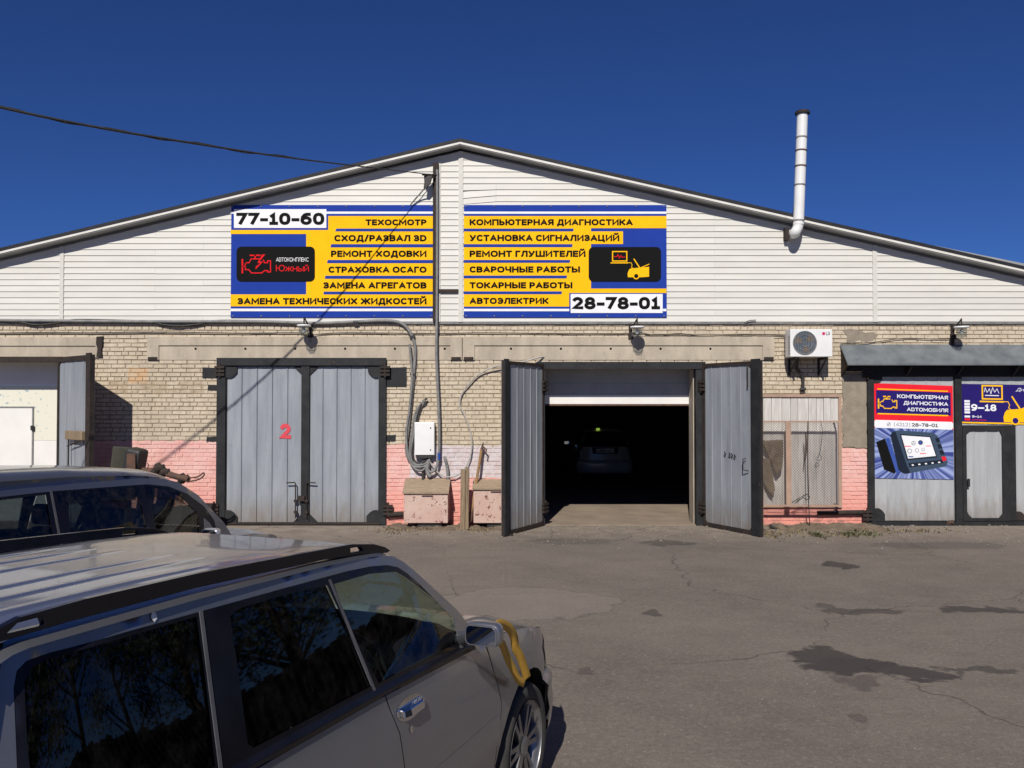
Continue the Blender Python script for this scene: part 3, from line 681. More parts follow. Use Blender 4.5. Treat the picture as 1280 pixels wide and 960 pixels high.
for k in range(5): m.tube([(X(1180) + .02 * math.cos(k) + .03 * k, -.05, Z(655) + .02 * k), (X(1181) + .05 * math.sin(k) + .03 * k, -.07, Z(651) - .01 * k)], .022, 6)
obj('hasp', m, RUST, leafD)
# canopy over gate 4
m = MB(); YC = -.36
zc0, zc1 = Z(430.5), Z(454.5, YC); xa = X(1050.5); 
m.prism([(0, zc0), (YC, zc1), (YC, zc1 - .03), (YC + .02, zc1 - .03), (YC + .02, zc1 - .012), (0, zc0 - .03)], lambda u, t, v: (t, u, v), xa, 10.4)
cp = obj('canopy', m, DARKGREY, GB, label='sloping dark grey sheet canopy')
m = MB(); m.prism([(-.014, zc0 - .04), (YC + .03, zc1 - .02), (-.014, Z(470))], lambda u, t, v: (t, u, v), xa + .01, xa + .04); obj('canopy_cheek', m, RUSTP, cp)
m = MB(); m.box(xa + .05, 10.4, -.10, -.005, Z(464), Z(456)); obj('canopy_beam', m, BLACKP, cp)
for px in (1130, 1193, 1262):
    m = MB(); m.prism([(-.10, Z(470)), (-.10, Z(458)), (YC + .04, zc1 - .035)], lambda u, t, v: (t, u, v), X(px), X(px) + .03); obj('canopy_bracket', m, BLACKP, cp)
# boarded window with steel grille on stand-offs
wy = -.004
xs = [X(v) for v in (946, 953.5, 964, 977, 988, 997, 1010, 1020, 1029, 1038, 1048)]
for a, b in zip(xs, xs[1:]):
    m = MB(); m.box(a + .003, b - .004, -.02 + rng.uniform(-.004, .004), .012, Z(633), Z(495)); obj('shutter_board', m, BOARD, GB, bevel=.003)
m = MB(); a, b, c, d = X(940), X(1050.5), Z(634), Z(493)
m.prism(rect(a, b, c, d), wall_fn(.0), 0, .05, [rect(a + .05, b - .05, c + .05, d - .05)]); wfr = obj('window_frame', m, FRAMEP, GB)
YG = -.26
ga, gb_, gc, gd = X(938, YG), X(1049, YG), Z(633, YG), Z(526, YG)
m = MB(); m.prism(rect(ga, gb_, gc, gd), wall_fn(YG), 0, .03, [rect(ga + .03, X(981.5, YG), gc + .03, gd - .03), rect(X(988, YG), gb_ - .03, gc + .03, gd - .03)])
m.box(ga, ga + .03, YG - .001, -.02, gc + .002, gc + .03); m.box(gb_ - .029, gb_ - .001, YG - .001, -.02, gc + .002, gc + .03); m.box(gb_ - .029, gb_ - .001, YG - .001, -.02, gd - .03, gd - .002)
gr = obj('window_grille', m, FRAMEP, GB, label='protruding steel grille with diamond mesh')
m = MB(); stp = .050; wdt = gb_ - ga; hh = gd - gc; th = .0034
for sgn in (1, -1):
    k = -int(hh / stp) - 1
    while k * stp < wdt:
        x0 = k * stp; p = [(x0, 0), (x0 + hh, hh)]
        u0 = max(0, x0); u1 = min(wdt, x0 + hh)
        if u1 > u0:
            v0, v1 = u0 - x0, u1 - x0
            if sgn < 0: q0, q1 = (ga + u0, gd - v0), (ga + u1, gd - v1)
            else: q0, q1 = (ga + u0, gc + v0), (ga + u1, gc + v1)
            y = YG + (.004 if sgn > 0 else .009)
            m.add([(q0[0], y, q0[1] - th), (q1[0], y, q1[1] - th), (q1[0], y, q1[1] + th), (q0[0], y, q0[1] + th), (q0[0], y + .004, q0[1] - th), (q1[0], y + .004, q1[1] - th), (q1[0], y + .004, q1[1] + th), (q0[0], y + .004, q0[1] + th)],
                  [(0, 1, 2, 3), (7, 6, 5, 4), (0, 4, 5, 1), (3, 2, 6, 7)])
        k += 1
obj('diamond_mesh', m, pm('rusted_mesh', (.24, .20, .18), (.16, .13, .11), 8, rough=.85), gr, kind='stuff')
# horizontal service pipes set in the wall by the ground
m = MB(); m.tube([(X(1020), -.05, Z(641)), (X(1078), -.05, Z(640))], .045, 10); obj('wall_pipe', m, RUSTP, GB)
m = MB(); m.tube([(X(486), -.05, Z(643)), (X(505), -.05, Z(642))], .05, 10); obj('wall_pipe', m, RUSTP, GB)

# ------------------------------------------------------------------ writing
def _arc(cx, cy, rx, ry, a0, a1, n=12):
    return [(cx + rx * math.cos(math.radians(a0 + (a1 - a0) * k / n)), cy + ry * math.sin(math.radians(a0 + (a1 - a0) * k / n))) for k in range(n + 1)]
def _sup(a0, a1, n=18, cx=.5, cy=.5, rx=.5, ry=.5, e=.84):
    out = []
    for k in range(n + 1):
        t = math.radians(a0 + (a1 - a0) * k / n); c, q = math.cos(t), math.sin(t)
        out.append((cx + rx * math.copysign(abs(c) ** e, c), cy + ry * math.copysign(abs(q) ** e, q)))
    return out
_I = [(0, 0), (0, 1)]
GLY = {   # drawn letters: width, centre lines of the strokes in a unit box
 'А': (.98, [[(0, 0), (.5, 1), (1, 0)], [(.17, .30), (.83, .30)]]), 'Б': (.82, [[(.95, 1), (0, 1), (0, 0), (.5, 0)] + _arc(.5, .28, .5, .28, -90, 90) + [(0, .56)]]),
 'В': (.86, [[(0, .53), (.5, .53)] + _arc(.5, .765, .42, .235, -90, 90) + [(0, 1), (0, 0), (.5, 0)] + _arc(.5, .265, .5, .265, -90, 90) + [(0, .53)]]),
 'Г': (.70, [[(1, 1), (0, 1), (0, 0)]]), 'Д': (1.02, [[(0, -.24), (0, 0), (1, 0), (1, -.24)], [(.12, 0), (.24, .4), (.34, 1), (.88, 1), (.88, 0)]]),
 'Е': (.74, [[(1, 1), (0, 1), (0, 0), (1, 0)], [(0, .52), (.92, .52)]]), 'Ж': (1.38, [[(.5, 0), (.5, 1)], [(0, 1), (.36, .52), (0, 0)], [(1, 1), (.64, .52), (1, 0)], [(.34, .52), (.66, .52)]]),
 'З': (.80, [_arc(.42, .735, .5, .265, 150, -90) + [(.3, .47)], [(.4, .53)] + _arc(.46, .27, .54, .27, 90, -150)]),
 'И': (.94, [[(0, 1), (0, 0), (1, 1), (1, 0)]]), 'Й': (.94, [[(0, 1), (0, 0), (1, 1), (1, 0)], _arc(.5, 1.48, .26, .18, 200, 340)]),
 'К': (.88, [_I, [(1, 1), (.35, .52), (1, 0)], [(0, .52), (.35, .52)]]), 'Л': (.92, [[(-.04, .0), (.08, .06), (.2, .4), (.30, 1), (1, 1), (1, 0)]]),
 'М': (1.10, [[(0, 0), (0, 1), (.5, .25), (1, 1), (1, 0)]]), 'Н': (.94, [_I, [(1, 0), (1, 1)], [(0, .52), (1, .52)]]), 'О': (1.02, [_sup(90, 450)]),
 'П': (.94, [[(0, 0), (0, 1), (1, 1), (1, 0)]]), 'Р': (.80, [[(0, 0), (0, 1), (.5, 1)] + _arc(.5, .71, .5, .29, 90, -90) + [(0, .42)]]),
 'С': (.88, [_sup(48, 312, cx=.56, rx=.56)]), 'Т': (.84, [[(0, 1), (1, 1)], [(.5, 1), (.5, 0)]]), 'У': (.92, [[(0, 1), (.46, .30)], [(1, 1), (.5, .20), (.36, .02), (.12, 0)]]),
 'Х': (.94, [[(0, 0), (1, 1)], [(0, 1), (1, 0)]]), 'Ц': (1.0, [[(0, 1), (0, 0), (.98, 0), (.98, -.24)], [(.82, 1), (.82, 0)]]), 'Ч': (.88, [[(0, 1), (0, .62)] + _arc(.3, .62, .3, .2, 180, 270, 6) + [(1, .42)], [(1, 0), (1, 1)]]),
 'Ш': (1.30, [[(0, 1), (0, 0), (1, 0), (1, 1)], [(.5, 0), (.5, 1)]]), 'Ы': (1.16, [[(0, 1), (0, 0), (.36, 0)] + _arc(.36, .28, .30, .28, -90, 90) + [(0, .56)], [(1, 0), (1, 1)]]),
 'Ь': (.80, [[(0, 1), (0, 0), (.5, 0)] + _arc(.5, .28, .5, .28, -90, 90) + [(0, .56)]]), 'Э': (.88, [_sup(132, -132, cx=.44, rx=.56), [(.3, .5), (.98, .5)]]),
 'Ю': (1.34, [_I, [(0, .5), (.36, .5)], _sup(90, 450, cx=.68, rx=.32)]), 'Я': (.84, [[(1, 0), (1, 1), (.5, 1)] + _arc(.5, .71, .5, .29, 90, 270) + [(1, .42)], [(.5, .42), (0, 0)]]),
 '0': (.84, [_sup(90, 450)]), '1': (.66, [[(.08, .78), (.5, .96), (.5, 0)], [(.05, 0), (1, 0)]]), '2': (.80, [_arc(.46, .71, .50, .29, 155, -20) + [(.7, .42), (.02, .0), (1, 0)]]),
 '3': (.80, [_arc(.42, .735, .5, .265, 150, -90) + [(.3, .47)], [(.4, .53)] + _arc(.46, .27, .54, .27, 90, -150)]), '4': (.86, [[(.76, 0), (.76, 1), (0, .26), (1, .26)]]),
 '6': (.84, [_arc(.5, .31, .5, .31, 0, 360, 18), [(0, .32), (.06, .68), (.30, .93), (.58, 1), (.86, 1)]]), '7': (.80, [[(0, 1), (1, 1), (.30, 0)]]),
 '8': (.84, [_arc(.5, .75, .42, .25, -90, 270, 18), _arc(.5, .25, .5, .26, 90, 450, 18)]), '9': (.84, [_arc(.5, .69, .5, .31, 0, 360, 18), [(1, .68), (.94, .32), (.70, .07), (.42, 0), (.14, 0)]]),
 'D': (.92, [[(0, 0), (0, 1), (.45, 1)] + _arc(.45, .5, .55, .5, 90, -90, 14) + [(0, 0)]]), '/': (.62, [[(0, -.14), (1, 1.12)]]), '-': (.58, [[(0, .40), (1, .40)]]), '–': (.86, [[(0, .40), (1, .40)]]),
 '(': (.42, [_arc(1, .45, 1, .72, 115, 245, 8)]), ')': (.42, [_arc(0, .45, 1, .72, 65, -65, 8)]), 'L': (.72, [[(0, 1), (0, 0), (1, 0)]]), 'G': (.96, [_sup(48, 340, cx=.5, rx=.5) + [(1, .48), (.6, .48)]]),
}
def text_mb(s_, x0, x1, z0, z1, fn, bold=.02, slant=0, t=.0012):
    """lettering from drawn strokes, fitted to x0..x1 and cap height z0..z1; fn(x, t, z) -> point"""
    st = .12 + bold * 4.2; strokes = []; x = 0
    for ch in s_:
        if ch == ' ': x += .38; continue
        k = 1.0
        if ch not in GLY: ch = ch.upper(); k = .76
        wd, pl = GLY[ch]; wd *= k
        for p in pl: strokes.append([(x + st / 2 + a * (wd - st), st / 2 + b * (k - st)) for a, b in p])
        x += wd + .075
    tot = x - .075; m = MB()
    for i, p in enumerate(strokes):
        q = [p[0]]
        for v in p[1:]:
            if math.hypot(v[0] - q[-1][0], v[1] - q[-1][1]) > 1e-4: q.append(v)
        p = q; n = len(p); closed = math.hypot(p[0][0] - p[-1][0], p[0][1] - p[-1][1]) < 1e-3; L = []; Rr = []
        if not closed:      # run the ends out to the edge of the letter box
            for e, f in ((0, 1), (-1, -2)):
                dx, dy = p[e][0] - p[f][0], p[e][1] - p[f][1]; l = math.hypot(dx, dy); k = st * (.5 if min(abs(dx), abs(dy)) < .03 else .34)
                p[e] = (p[e][0] + dx / l * k, max(-.30, p[e][1] + dy / l * k))
        for j in range(n):
            d = []
            for a, b in ((j - 1, j), (j, j + 1)):
                if closed: a, b = a % (n - 1) if a < 0 else a, b if b < n else 1
                if closed and j == n - 1 and (a, b) == (n - 1, 1): a = 0
                if 0 <= a < n and 0 <= b < n and a != b:
                    v = Vector((p[b][0] - p[a][0], p[b][1] - p[a][1])); d.append(v.normalized())
            nn = [Vector((-v.y, v.x)) for v in d]
            if len(nn) == 2:
                mm = (nn[0] + nn[1]); mm = mm.normalized() if mm.length > 1e-3 else nn[0]; sc_ = min(1.9, 1 / max(.35, mm.dot(nn[0]))); mm = mm * sc_
            else: mm = nn[0]
            L.append((p[j][0] + mm.x * st / 2, p[j][1] + mm.y * st / 2)); Rr.append((p[j][0] - mm.x * st / 2, p[j][1] - mm.y * st / 2))
        mp = lambda v: fn(x0 + (v[0] + slant * v[1]) / tot * (x1 - x0), t, z0 + v[1] * (z1 - z0))
        vs = [(lambda c: (c[0], c[1] - .00003 * (i % 9), c[2]))(mp(v)) for v in L + Rr]
        m.add(vs, [(j, j + 1, n + j + 1, n + j) for j in range(n - 1)])
    return m
def stroke(pts, wd, closed=False):
    """flat polyline band as a list of quads (u,v)"""
    out = []; n = len(pts)
    for i in range(n if closed else n - 1):
        (ax, ay), (bx, by) = pts[i], pts[(i + 1) % n]; l = math.hypot(bx - ax, by - ay) or 1; ux, uy = (bx - ax) / l, (by - ay) / l
        h = wd / 2; ax -= ux * h; ay -= uy * h; bx += ux * h; by += uy * h
        out.append([(ax - uy * h, ay + ux * h), (bx - uy * h, by + ux * h), (bx + uy * h, by - ux * h), (ax + uy * h, ay - ux * h)])
    return out
class Board:
    """a printed board; drawings are given in crop coordinates and laid in thin layers on it"""
    def __init__(s, root, fn, tx): s.root = root; s.fn = fn; s.tx = tx; s.L = {}
    def poly(s, pts, mat, layer, nm):
        m = s.L.setdefault((nm, mat.name, layer), (MB(), mat, layer, nm))[0]
        q = [s.tx(*p) for p in pts]
        m.prism(q, s.fn, .0006, .0025 * layer)
    def rect(s, x0, x1, y0, y1, mat, layer, nm): s.poly([(x0, y1), (x1, y1), (x1, y0), (x0, y0)], mat, layer, nm)
    def stroke(s, pts, wd, mat, layer, nm, closed=False):
        for i, q in enumerate(stroke(pts, wd, closed)):
            m = s.L.setdefault((nm, mat.name, layer), (MB(), mat, layer, nm))[0]
            m.prism([s.tx(*p) for p in q], s.fn, .0006, .0025 * layer + .00004 * (i % 7))
    def text(s, st, x0, x1, y0, y1, mat, layer, bold=.034, slant=0, nm='lettering'):
        a = s.tx(x0, y1); b = s.tx(x1, y0)
        m = text_mb(st, 0, 1, 0, 1, lambda u, t, v: s.fn(*(lambda p: (p[0], .0025 * layer, p[1]))(s.tx(x0 + (x1 - x0) * u, y1 + (y0 - y1) * v))), bold, slant)
        obj(nm, m, mat, s.root, autos='keep')
    def circle(s, cx, cy, r, mat, layer, nm, n=24, ry=None):
        s.poly([(cx + r * math.cos(2 * math.pi * k / n), cy + (ry or r) * math.sin(2 * math.pi * k / n)) for k in range(n)], mat, layer, nm)
    def fixings(s, x0, x1, y0, y1, n, mat):
        m = MB()
        for k in range(n + 1):
            for y in (y0, y1):
                a = s.tx(x0 + (x1 - x0) * k / n, y); m.lathe([(.014, 0), (.012, .006), (.003, .008)], lambda x, t, z: s.fn(a[0] + x, .006 + t, a[1] + z), 8)
        o = obj('fixing_screw', m, mat, s.root, kind='stuff')
    def done(s):
        for m, mat, layer, nm in s.L.values(): obj(nm, m, mat, s.root)
def rrect(x0, x1, y0, y1, r):
    out = []
    for cx, cy, a0 in ((x1 - r, y0 + r, -90), (x1 - r, y1 - r, 0), (x0 + r, y1 - r, 90), (x0 + r, y0 + r, 180)):
        for k in range(7): a = math.radians(a0 + 15 * k); out.append((cx + r * math.cos(a), cy + r * math.sin(a)))
    return out
YS = -.055
def sign(ox, oy, x0, x1, y0, y1, label, Y=YS):
    tx = lambda cx, cy: ((lambda p: (p.x, p.z))(at(ox + cx / 4, oy + cy / 4, Y)))
    a = tx(x0, y1); b = tx(x1, y0)
    r = thing('sign_board', ((a[0] + b[0]) / 2, Y, a[1]), label, 'sign', 'blue and yellow service signs on the gable')
    m = MB(); m.box(a[0], b[0], Y, Y + .025, a[1], b[1]); obj('panel', m, S_BLUE, r)
    return Board(r, wall_fn(Y), tx)
B = sign(280, 170, 33, 1048, 345, 907, 'left blue and yellow service sign with phone number 77-10-60')
Y_ = S_YEL; ny = 'yellow_print'
B.rect(33, 1048, 378, 389, S_WHT, 1, 'white_stripe'); B.rect(33, 1048, 863, 876, S_WHT, 1, 'white_stripe')
B.poly([(33, 852), (1048, 852), (1048, 400), (521, 400), (521, 470), (33, 470), (33, 490), (411, 490), (411, 792), (33, 792)], Y_, 1, ny)
for y0, y1, xa_, xb_ in ((463, 477, 562, 556), (541, 557, 537, 532), (620, 636, 519, 515), (699, 714, 507, 504), (778, 792, 500, 497)):
    B.poly([(xb_, y1), (1049, y1), (1049, y0), (xa_, y0)], S_BLUE, 2, 'blue_stripe')
B.rect(50, 512, 366, 460, S_WHT, 2, 'number_plate')
B.poly(rrect(63, 455, 553, 729, 25), S_BLK, 2, 'logo_panel')
for s_, x0, y0, y1 in (('ТЕХОСМОТР', 708, 417, 447), ('СХОД/РАЗВАЛ 3D', 552, 495, 527), ('РЕМОНТ ХОДОВКИ', 535, 573, 605), ('СТРАХОВКА ОСАГО', 523, 653, 684), ('ЗАМЕНА АГРЕГАТОВ', 497, 731, 763), ('ЗАМЕНА ТЕХНИЧЕСКИХ ЖИДКОСТЕЙ', 68, 810, 842)):
    B.text(s_, x0, 1013, y0, y1, S_BLK, 2)
B.text('77-10-60', 62, 502, 384, 445, S_BLK, 3)
B.text('АВТОКОМПЛЕКС', 261, 424, 608, 628, S_WHT, 3, .0); B.text('Южный', 260, 425, 645, 677, S_RED, 3, .0)
def engine(B, x0, y0, w_, h_, mat, lw, layer=3):
    P = lambda a, b: (x0 + a * w_, y0 + b * h_)
    B.stroke([P(*q) for q in ((.03, .30), (.03, .95))], lw * 1.6, mat, layer, 'engine_symbol')
    B.stroke([P(*q) for q in ((.03, .62), (.13, .62))], lw, mat, layer, 'engine_symbol')
    B.stroke([P(*q) for q in ((.13, .45), (.25, .45), (.33, .25), (.62, .25))], lw, mat, layer, 'engine_symbol')
    B.stroke([P(*q) for q in ((.13, .45), (.13, .80), (.24, .80), (.34, .97), (.68, .97), (.78, .85), (.88, .85), (.88, .92), (.98, .92), (.98, .35), (.88, .35), (.88, .45), (.78, .45), (.74, .32))], lw, mat, layer, 'engine_symbol')
    B.stroke([P(*q) for q in ((.30, .07), (.62, .07))], lw * 1.4, mat, layer, 'engine_symbol'); B.stroke([P(*q) for q in ((.46, .07), (.46, .25))], lw * 1.4, mat, layer, 'engine_symbol')
B.fixings(45, 1036, 352, 900, 7, CABLE)
engine(B, 88, 590, 148, 98, S_RED, 5)
B.poly([(158, 668), (196, 628), (178, 628), (207, 592), (192, 592), (168, 634), (182, 638), (160, 652)], S_RED, 3.6, 'bolt_symbol')
B.done()
B = sign(560, 170, 79, 1092, 345, 907, 'right blue and yellow service sign with phone number 28-78-01')
B.rect(79, 1092, 378, 389, S_WHT, 1, 'white_stripe'); B.rect(79, 1092, 864, 876, S_WHT, 1, 'white_stripe')
B.poly([(79, 853), (606, 853), (606, 785), (1092, 785), (1092, 763), (715, 763), (715, 540), (875, 540), (875, 477), (715, 477), (715, 461), (1092, 461), (1092, 400), (79, 400)], Y_, 1, ny)
for y0, y1, xa_, xb_ in ((463, 477, 628, 626), (541, 556, 623, 620), (620, 634, 611, 608), (698, 712, 595, 592), (777, 791, 571, 567)):
    B.poly([(78, y1), (xb_, y1), (xa_, y0), (78, y0)], S_BLUE, 2, 'blue_stripe')
B.rect(606, 1074, 785, 886, S_BLUE, 2, 'blue_stripe'); B.rect(613, 1073, 790, 885, S_WHT, 3, 'number_plate')
B.poly(rrect(703, 1065, 555, 729, 25), S_BLK, 2, 'logo_panel')
for s_, x1, y0, y1 in (('КОМПЬЮТЕРНАЯ ДИАГНОСТИКА', 924, 416, 447), ('УСТАНОВКА СИГНАЛИЗАЦИЙ', 857, 494, 526), ('РЕМОНТ ГЛУШИТЕЛЕЙ', 688, 573, 605), ('СВАРОЧНЫЕ РАБОТЫ', 660, 652, 683), ('ТОКАРНЫЕ РАБОТЫ', 622, 731, 762), ('АВТОЭЛЕКТРИК', 503, 809, 840)):
    B.text(s_, 108, x1, y0, y1, S_BLK, 2)
B.text('28-78-01', 622, 1060, 805, 867, S_BLK, 4)
def carsym(B, x0, y0, w_, h_, mat, dark, layer=3):
    """car front with raised bonnet, plugged to a laptop; unit box = the laptop+car symbol"""
    P = lambda a, b: (x0 + a * w_, y0 + b * h_)
    nm = 'diagnostic_symbol'
    B.poly([P(.46, .68), (P(.50, .62)), P(.66, .60), P(.99, .56), P(.99, .90), P(.80, .92), P(.44, .92), P(.43, .80)], mat, layer, nm)
    B.circle(*P(.655, .88), .085 * w_, mat, layer + .3, nm); B.circle(*P(.655, .88), .055 * w_, dark, layer + .6, 'wheel_symbol')
    B.stroke([P(.75, .60), P(.60, .30)], .022 * w_ * 1.3, mat, layer + .1, nm); B.stroke([P(.76, .60), P(.99, .47)], .02 * w_, mat, layer + .2, nm)
    B.stroke([P(.04, .035), P(.41, .035), P(.41, .36), P(.04, .36)], .028 * w_, mat, layer, nm, True)
    B.stroke([P(.0, .425), P(.43, .425)], .028 * w_, mat, layer + .1, nm)
    B.stroke([P(.43, .42), P(.52, .42), P(.55, .50), P(.53, .57), P(.58, .62)], .014 * w_, mat, layer + .2, nm)
B.fixings(91, 1080, 352, 900, 7, CABLE)
carsym(B, 815, 573, 192, 145, Y_, S_BLK)
B.stroke([(830, 604), (843, 604), (850, 593), (857, 611), (864, 598), (870, 606), (884, 605)], 3.2, S_RED, 3, 'pulse_symbol')
B.done()

# posters on the canopy gate
def quad_board(c0, c1, c2, c3, w_, h_, ox, oy, sc_, Y):
    """crop coordinates of the four corners TL TR BR BL; local drawing box w_ x h_"""
    def tx(a, b):
        u, v = a / w_, b / h_
        x = (c0[0] * (1 - u) + c1[0] * u) * (1 - v) + (c3[0] * (1 - u) + c2[0] * u) * v
        y = (c0[1] * (1 - u) + c1[1] * u) * (1 - v) + (c3[1] * (1 - u) + c2[1] * u) * v
        p = at(ox + x / sc_, oy + y / sc_, Y); return (p.x, p.z)
    return tx
YQ = -.036
tx = quad_board((495, 306), (808, 317), (812, 679), (498, 674), 442, 518, 930, 380, 3.0971, YQ)
a = tx(221, 518)
r = thing('poster', (a[0], YQ, a[1]), 'red topped poster of a diagnostic scanner on the pale gate leaf', 'poster')
B = Board(r, wall_fn(YQ), tx)
B.rect(0, 442, 0, 518, S_PRED, .6, 'poster_sheet')
B.rect(22, 430, 38, 165, S_NAVY, 1, 'navy_panel'); B.rect(30, 415, 28, 34, S_YEL, 1.4, 'yellow_line'); B.rect(30, 415, 162, 169, S_YEL, 1.4, 'yellow_line')
B.rect(0, 442, 243, 518, S_BURST, 1, 'blue_burst_picture'); B.rect(16, 436, 200, 243, S_PALE, 1.4, 'white_band'); B.rect(0, 442, 205, 236, S_PALE, 1.2, 'white_band')
B.text('КОМПЬЮТЕРНАЯ', 137, 415, 56, 77, S_PALE, 1.5, .018); B.text('ДИАГНОСТИКА', 172, 415, 92, 112, S_PALE, 1.5, .018); B.text('АВТОМОБИЛЯ', 190, 415, 127, 147, S_PALE, 1.5, .018)
engine(B, 32, 66, 105, 72, S_YEL, 5, 1.6)
B.text('(4212)', 118, 206, 212, 231, S_GREYT, 1.8, .0); B.text('28-78-01', 215, 358, 212, 231, S_BLK, 1.8, .02)
B.stroke([(90 + 10 * math.cos(k * .628), 222 + 10 * math.sin(k * .628)) for k in range(10)], 2, S_GREYT, 1.8, 'phone_symbol', True); B.stroke([(85, 226), (95, 217)], 4, S_GREYT, 2, 'phone_symbol')
# the scanner in the picture
B.poly([(20, 322), (68, 300), (130, 475), (118, 492), (62, 470)], S_BLK, 1.4, 'scanner_picture'); B.poly([(70, 302), (92, 296), (150, 480), (130, 492)], S_DEV3, 1.5, 'scanner_picture')
B.poly([(98, 280), (112, 262), (140, 254), (330, 262), (355, 278), (410, 420), (402, 446), (180, 492), (160, 486), (140, 470)], S_DEV, 1.7, 'scanner_picture')
B.poly([(98, 280), (112, 262), (125, 258), (185, 440), (205, 486), (180, 492), (160, 486), (140, 470)], S_DEV2, 1.9, 'scanner_picture')
B.poly([(150, 274), (318, 283), (352, 398), (188, 416)], S_DEV2, 2.0, 'scanner_picture'); B.poly([(158, 281), (313, 288), (345, 390), (194, 408)], S_PALE, 2.2, 'scanner_screen')
B.poly([(194, 434), (380, 410), (386, 428), (202, 456)], S_DEV2, 2.0, 'scanner_picture')
for k in range(5):
    B.poly([(212 + 36 * k, 440 - 4.4 * k), (222 + 36 * k, 438 - 4.4 * k), (226 + 36 * k, 445 - 4.4 * k), (214 + 36 * k, 447 - 4.4 * k)], S_PALE, 2.3, 'scanner_keys')
for k in range(4): B.poly([(342 + 11 * k, 292 + 34 * k), (364 + 11 * k, 290 + 34 * k), (370 + 11 * k, 312 + 34 * k), (350 + 11 * k, 316 + 34 * k)], S_DEV2 if k < 3 else S_PRED, 2.2, 'scanner_keys')
for cx, cy, r_, mt in ((262, 318, 13, S_BLK), (262, 318, 9, S_DEV3), (224, 322, 12, S_GREYT), (224, 322, 9.5, S_PALE), (202, 366, 13, S_GREYT), (202, 366, 10, S_PALE), (242, 362, 11, S_GREYT), (242, 362, 8.5, S_PALE), (276, 356, 9, S_GREYT), (276, 356, 7, S_PALE)):
    B.circle(cx, cy, r_, mt, 2.4 + .05 * (20 - r_), 'emblem', 14)
B.stroke([(224, 322), (224, 312)], 2, S_GREYT, 3.2, 'emblem'); B.stroke([(224, 322), (216, 328)], 2, S_GREYT, 3.3, 'emblem'); B.stroke([(224, 322), (232, 328)], 2, S_GREYT, 3.4, 'emblem')
for x0, y0, x1 in ((172, 338, 210), (292, 334, 320), (258, 376, 292)): B.rect(x0, x1, y0, y0 + 4, S_PRED, 2.4, 'red_caption')
B.rect(196, 222, 394, 400, S_DEV3, 2.4, 'blue_button')
B.done()
tx = quad_board((835, 309), (1084, 313), (1086, 467), (838, 461), 1090, 680, 930, 380, 3.0971, YQ)
a = tx(800, 680)
r = thing('poster', (a[0], YQ, a[1]), 'dark blue opening hours poster with a yellow car symbol above the wicket', 'poster')
B = Board(r, wall_fn(YQ), tx)
B.rect(0, 1700, 0, 655, S_NAVY, .6, 'poster_sheet'); B.rect(0, 1700, 655, 680, S_YEL, 1, 'yellow_line')
for k in range(5): B.rect(72, 165, 280 + 48 * k, 318 + 48 * k, S_PALE, 1, 'week_block')
B.rect(72, 165, 545, 580, S_PALE, 1, 'week_block'); B.rect(72, 165, 595, 630, S_PRED, 1, 'week_block')
B.text('9–18', 185, 615, 345, 460, S_PALE, 1, .025); B.text('9–14', 200, 362, 540, 580, S_PALE, 1, .02); B.text('воскресенье', 200, 440, 606, 626, S_PRED, 1, .01)
carsym(B, 345, 0, 900, 700, S_YEL, S_NAVY, 1.2)
B.stroke([(415, 130), (430, 60), (460, 140), (500, 75), (525, 165), (555, 55), (590, 135), (630, 75), (660, 150)], 9, S_PALE, 1.2, 'pulse_symbol')
B.rect(425, 660, 185, 200, S_PALE, 1.2, 'screen_caption')
B.text('Диагн', 950, 1240, 55, 110, S_PALE, 1, .0, .3)
B.done()
# painted figure 2
m = text_mb('2', X(350.5), X(364), Z(548.5), Z(529.5), lambda u, t, v: (u, -.0125, v), .035)
obj('painted_number', m, S_2, lfA, autos='keep')

# ------------------------------------------------------------------ things on the wall
def T3(px, py, Y): return tuple(at(px, py, Y))
# stovepipe
Yp = -.30
b0 = at(990, 293, -.05)
r = thing('stovepipe', tuple(b0), 'tall white stovepipe rising past the right roof slope', 'chimney pipe')
m = MB(); m.tube(smooth_path([(b0.x - .02, -.03, b0.z), (b0.x - .0, -.20, b0.z - .01), T3(993.5, 291, Yp), T3(997, 285, Yp), T3(998, 278, Yp)], 5), .092, 16); obj('elbow', m, WHITE, r)
pts = [T3(998, 281, Yp), T3(1003, 143, Yp)]
m = MB(); m.tube(pts, .098, 18); obj('pipe', m, WHITE, r)
for py in (172, 188.5, 208, 231.5, 276):
    t = (281 - py) / 138; c = Vector(pts[0]).lerp(Vector(pts[1]), t); d = (Vector(pts[1]) - Vector(pts[0])).normalized()
    m = MB(); m.tube([c - d * .012, c + d * .012], .106, 18); obj('pipe_band', m, RUST if py in (188.5, 208) else CABLE, r)
c = Vector(T3(1003, 141.5, Yp)); m = MB(); m.tube([c - Vector((0, 0, .015)), c + Vector((0, 0, .012))], .135, 18); m.tube([c + Vector((0, 0, .013)), c + Vector((0, 0, .04))], .115, 18); obj('cap_flange', m, RUSTP, r)
m = MB(); m.box(b0.x - .16, b0.x - .09, -.16, -.04, b0.z - .12, b0.z + .10); m.tube([T3(991, 278, -.2), T3(992.5, 262, -.22), T3(993, 256, -.24)], .02, 8); obj('wall_clamp', m, RUSTP, r)

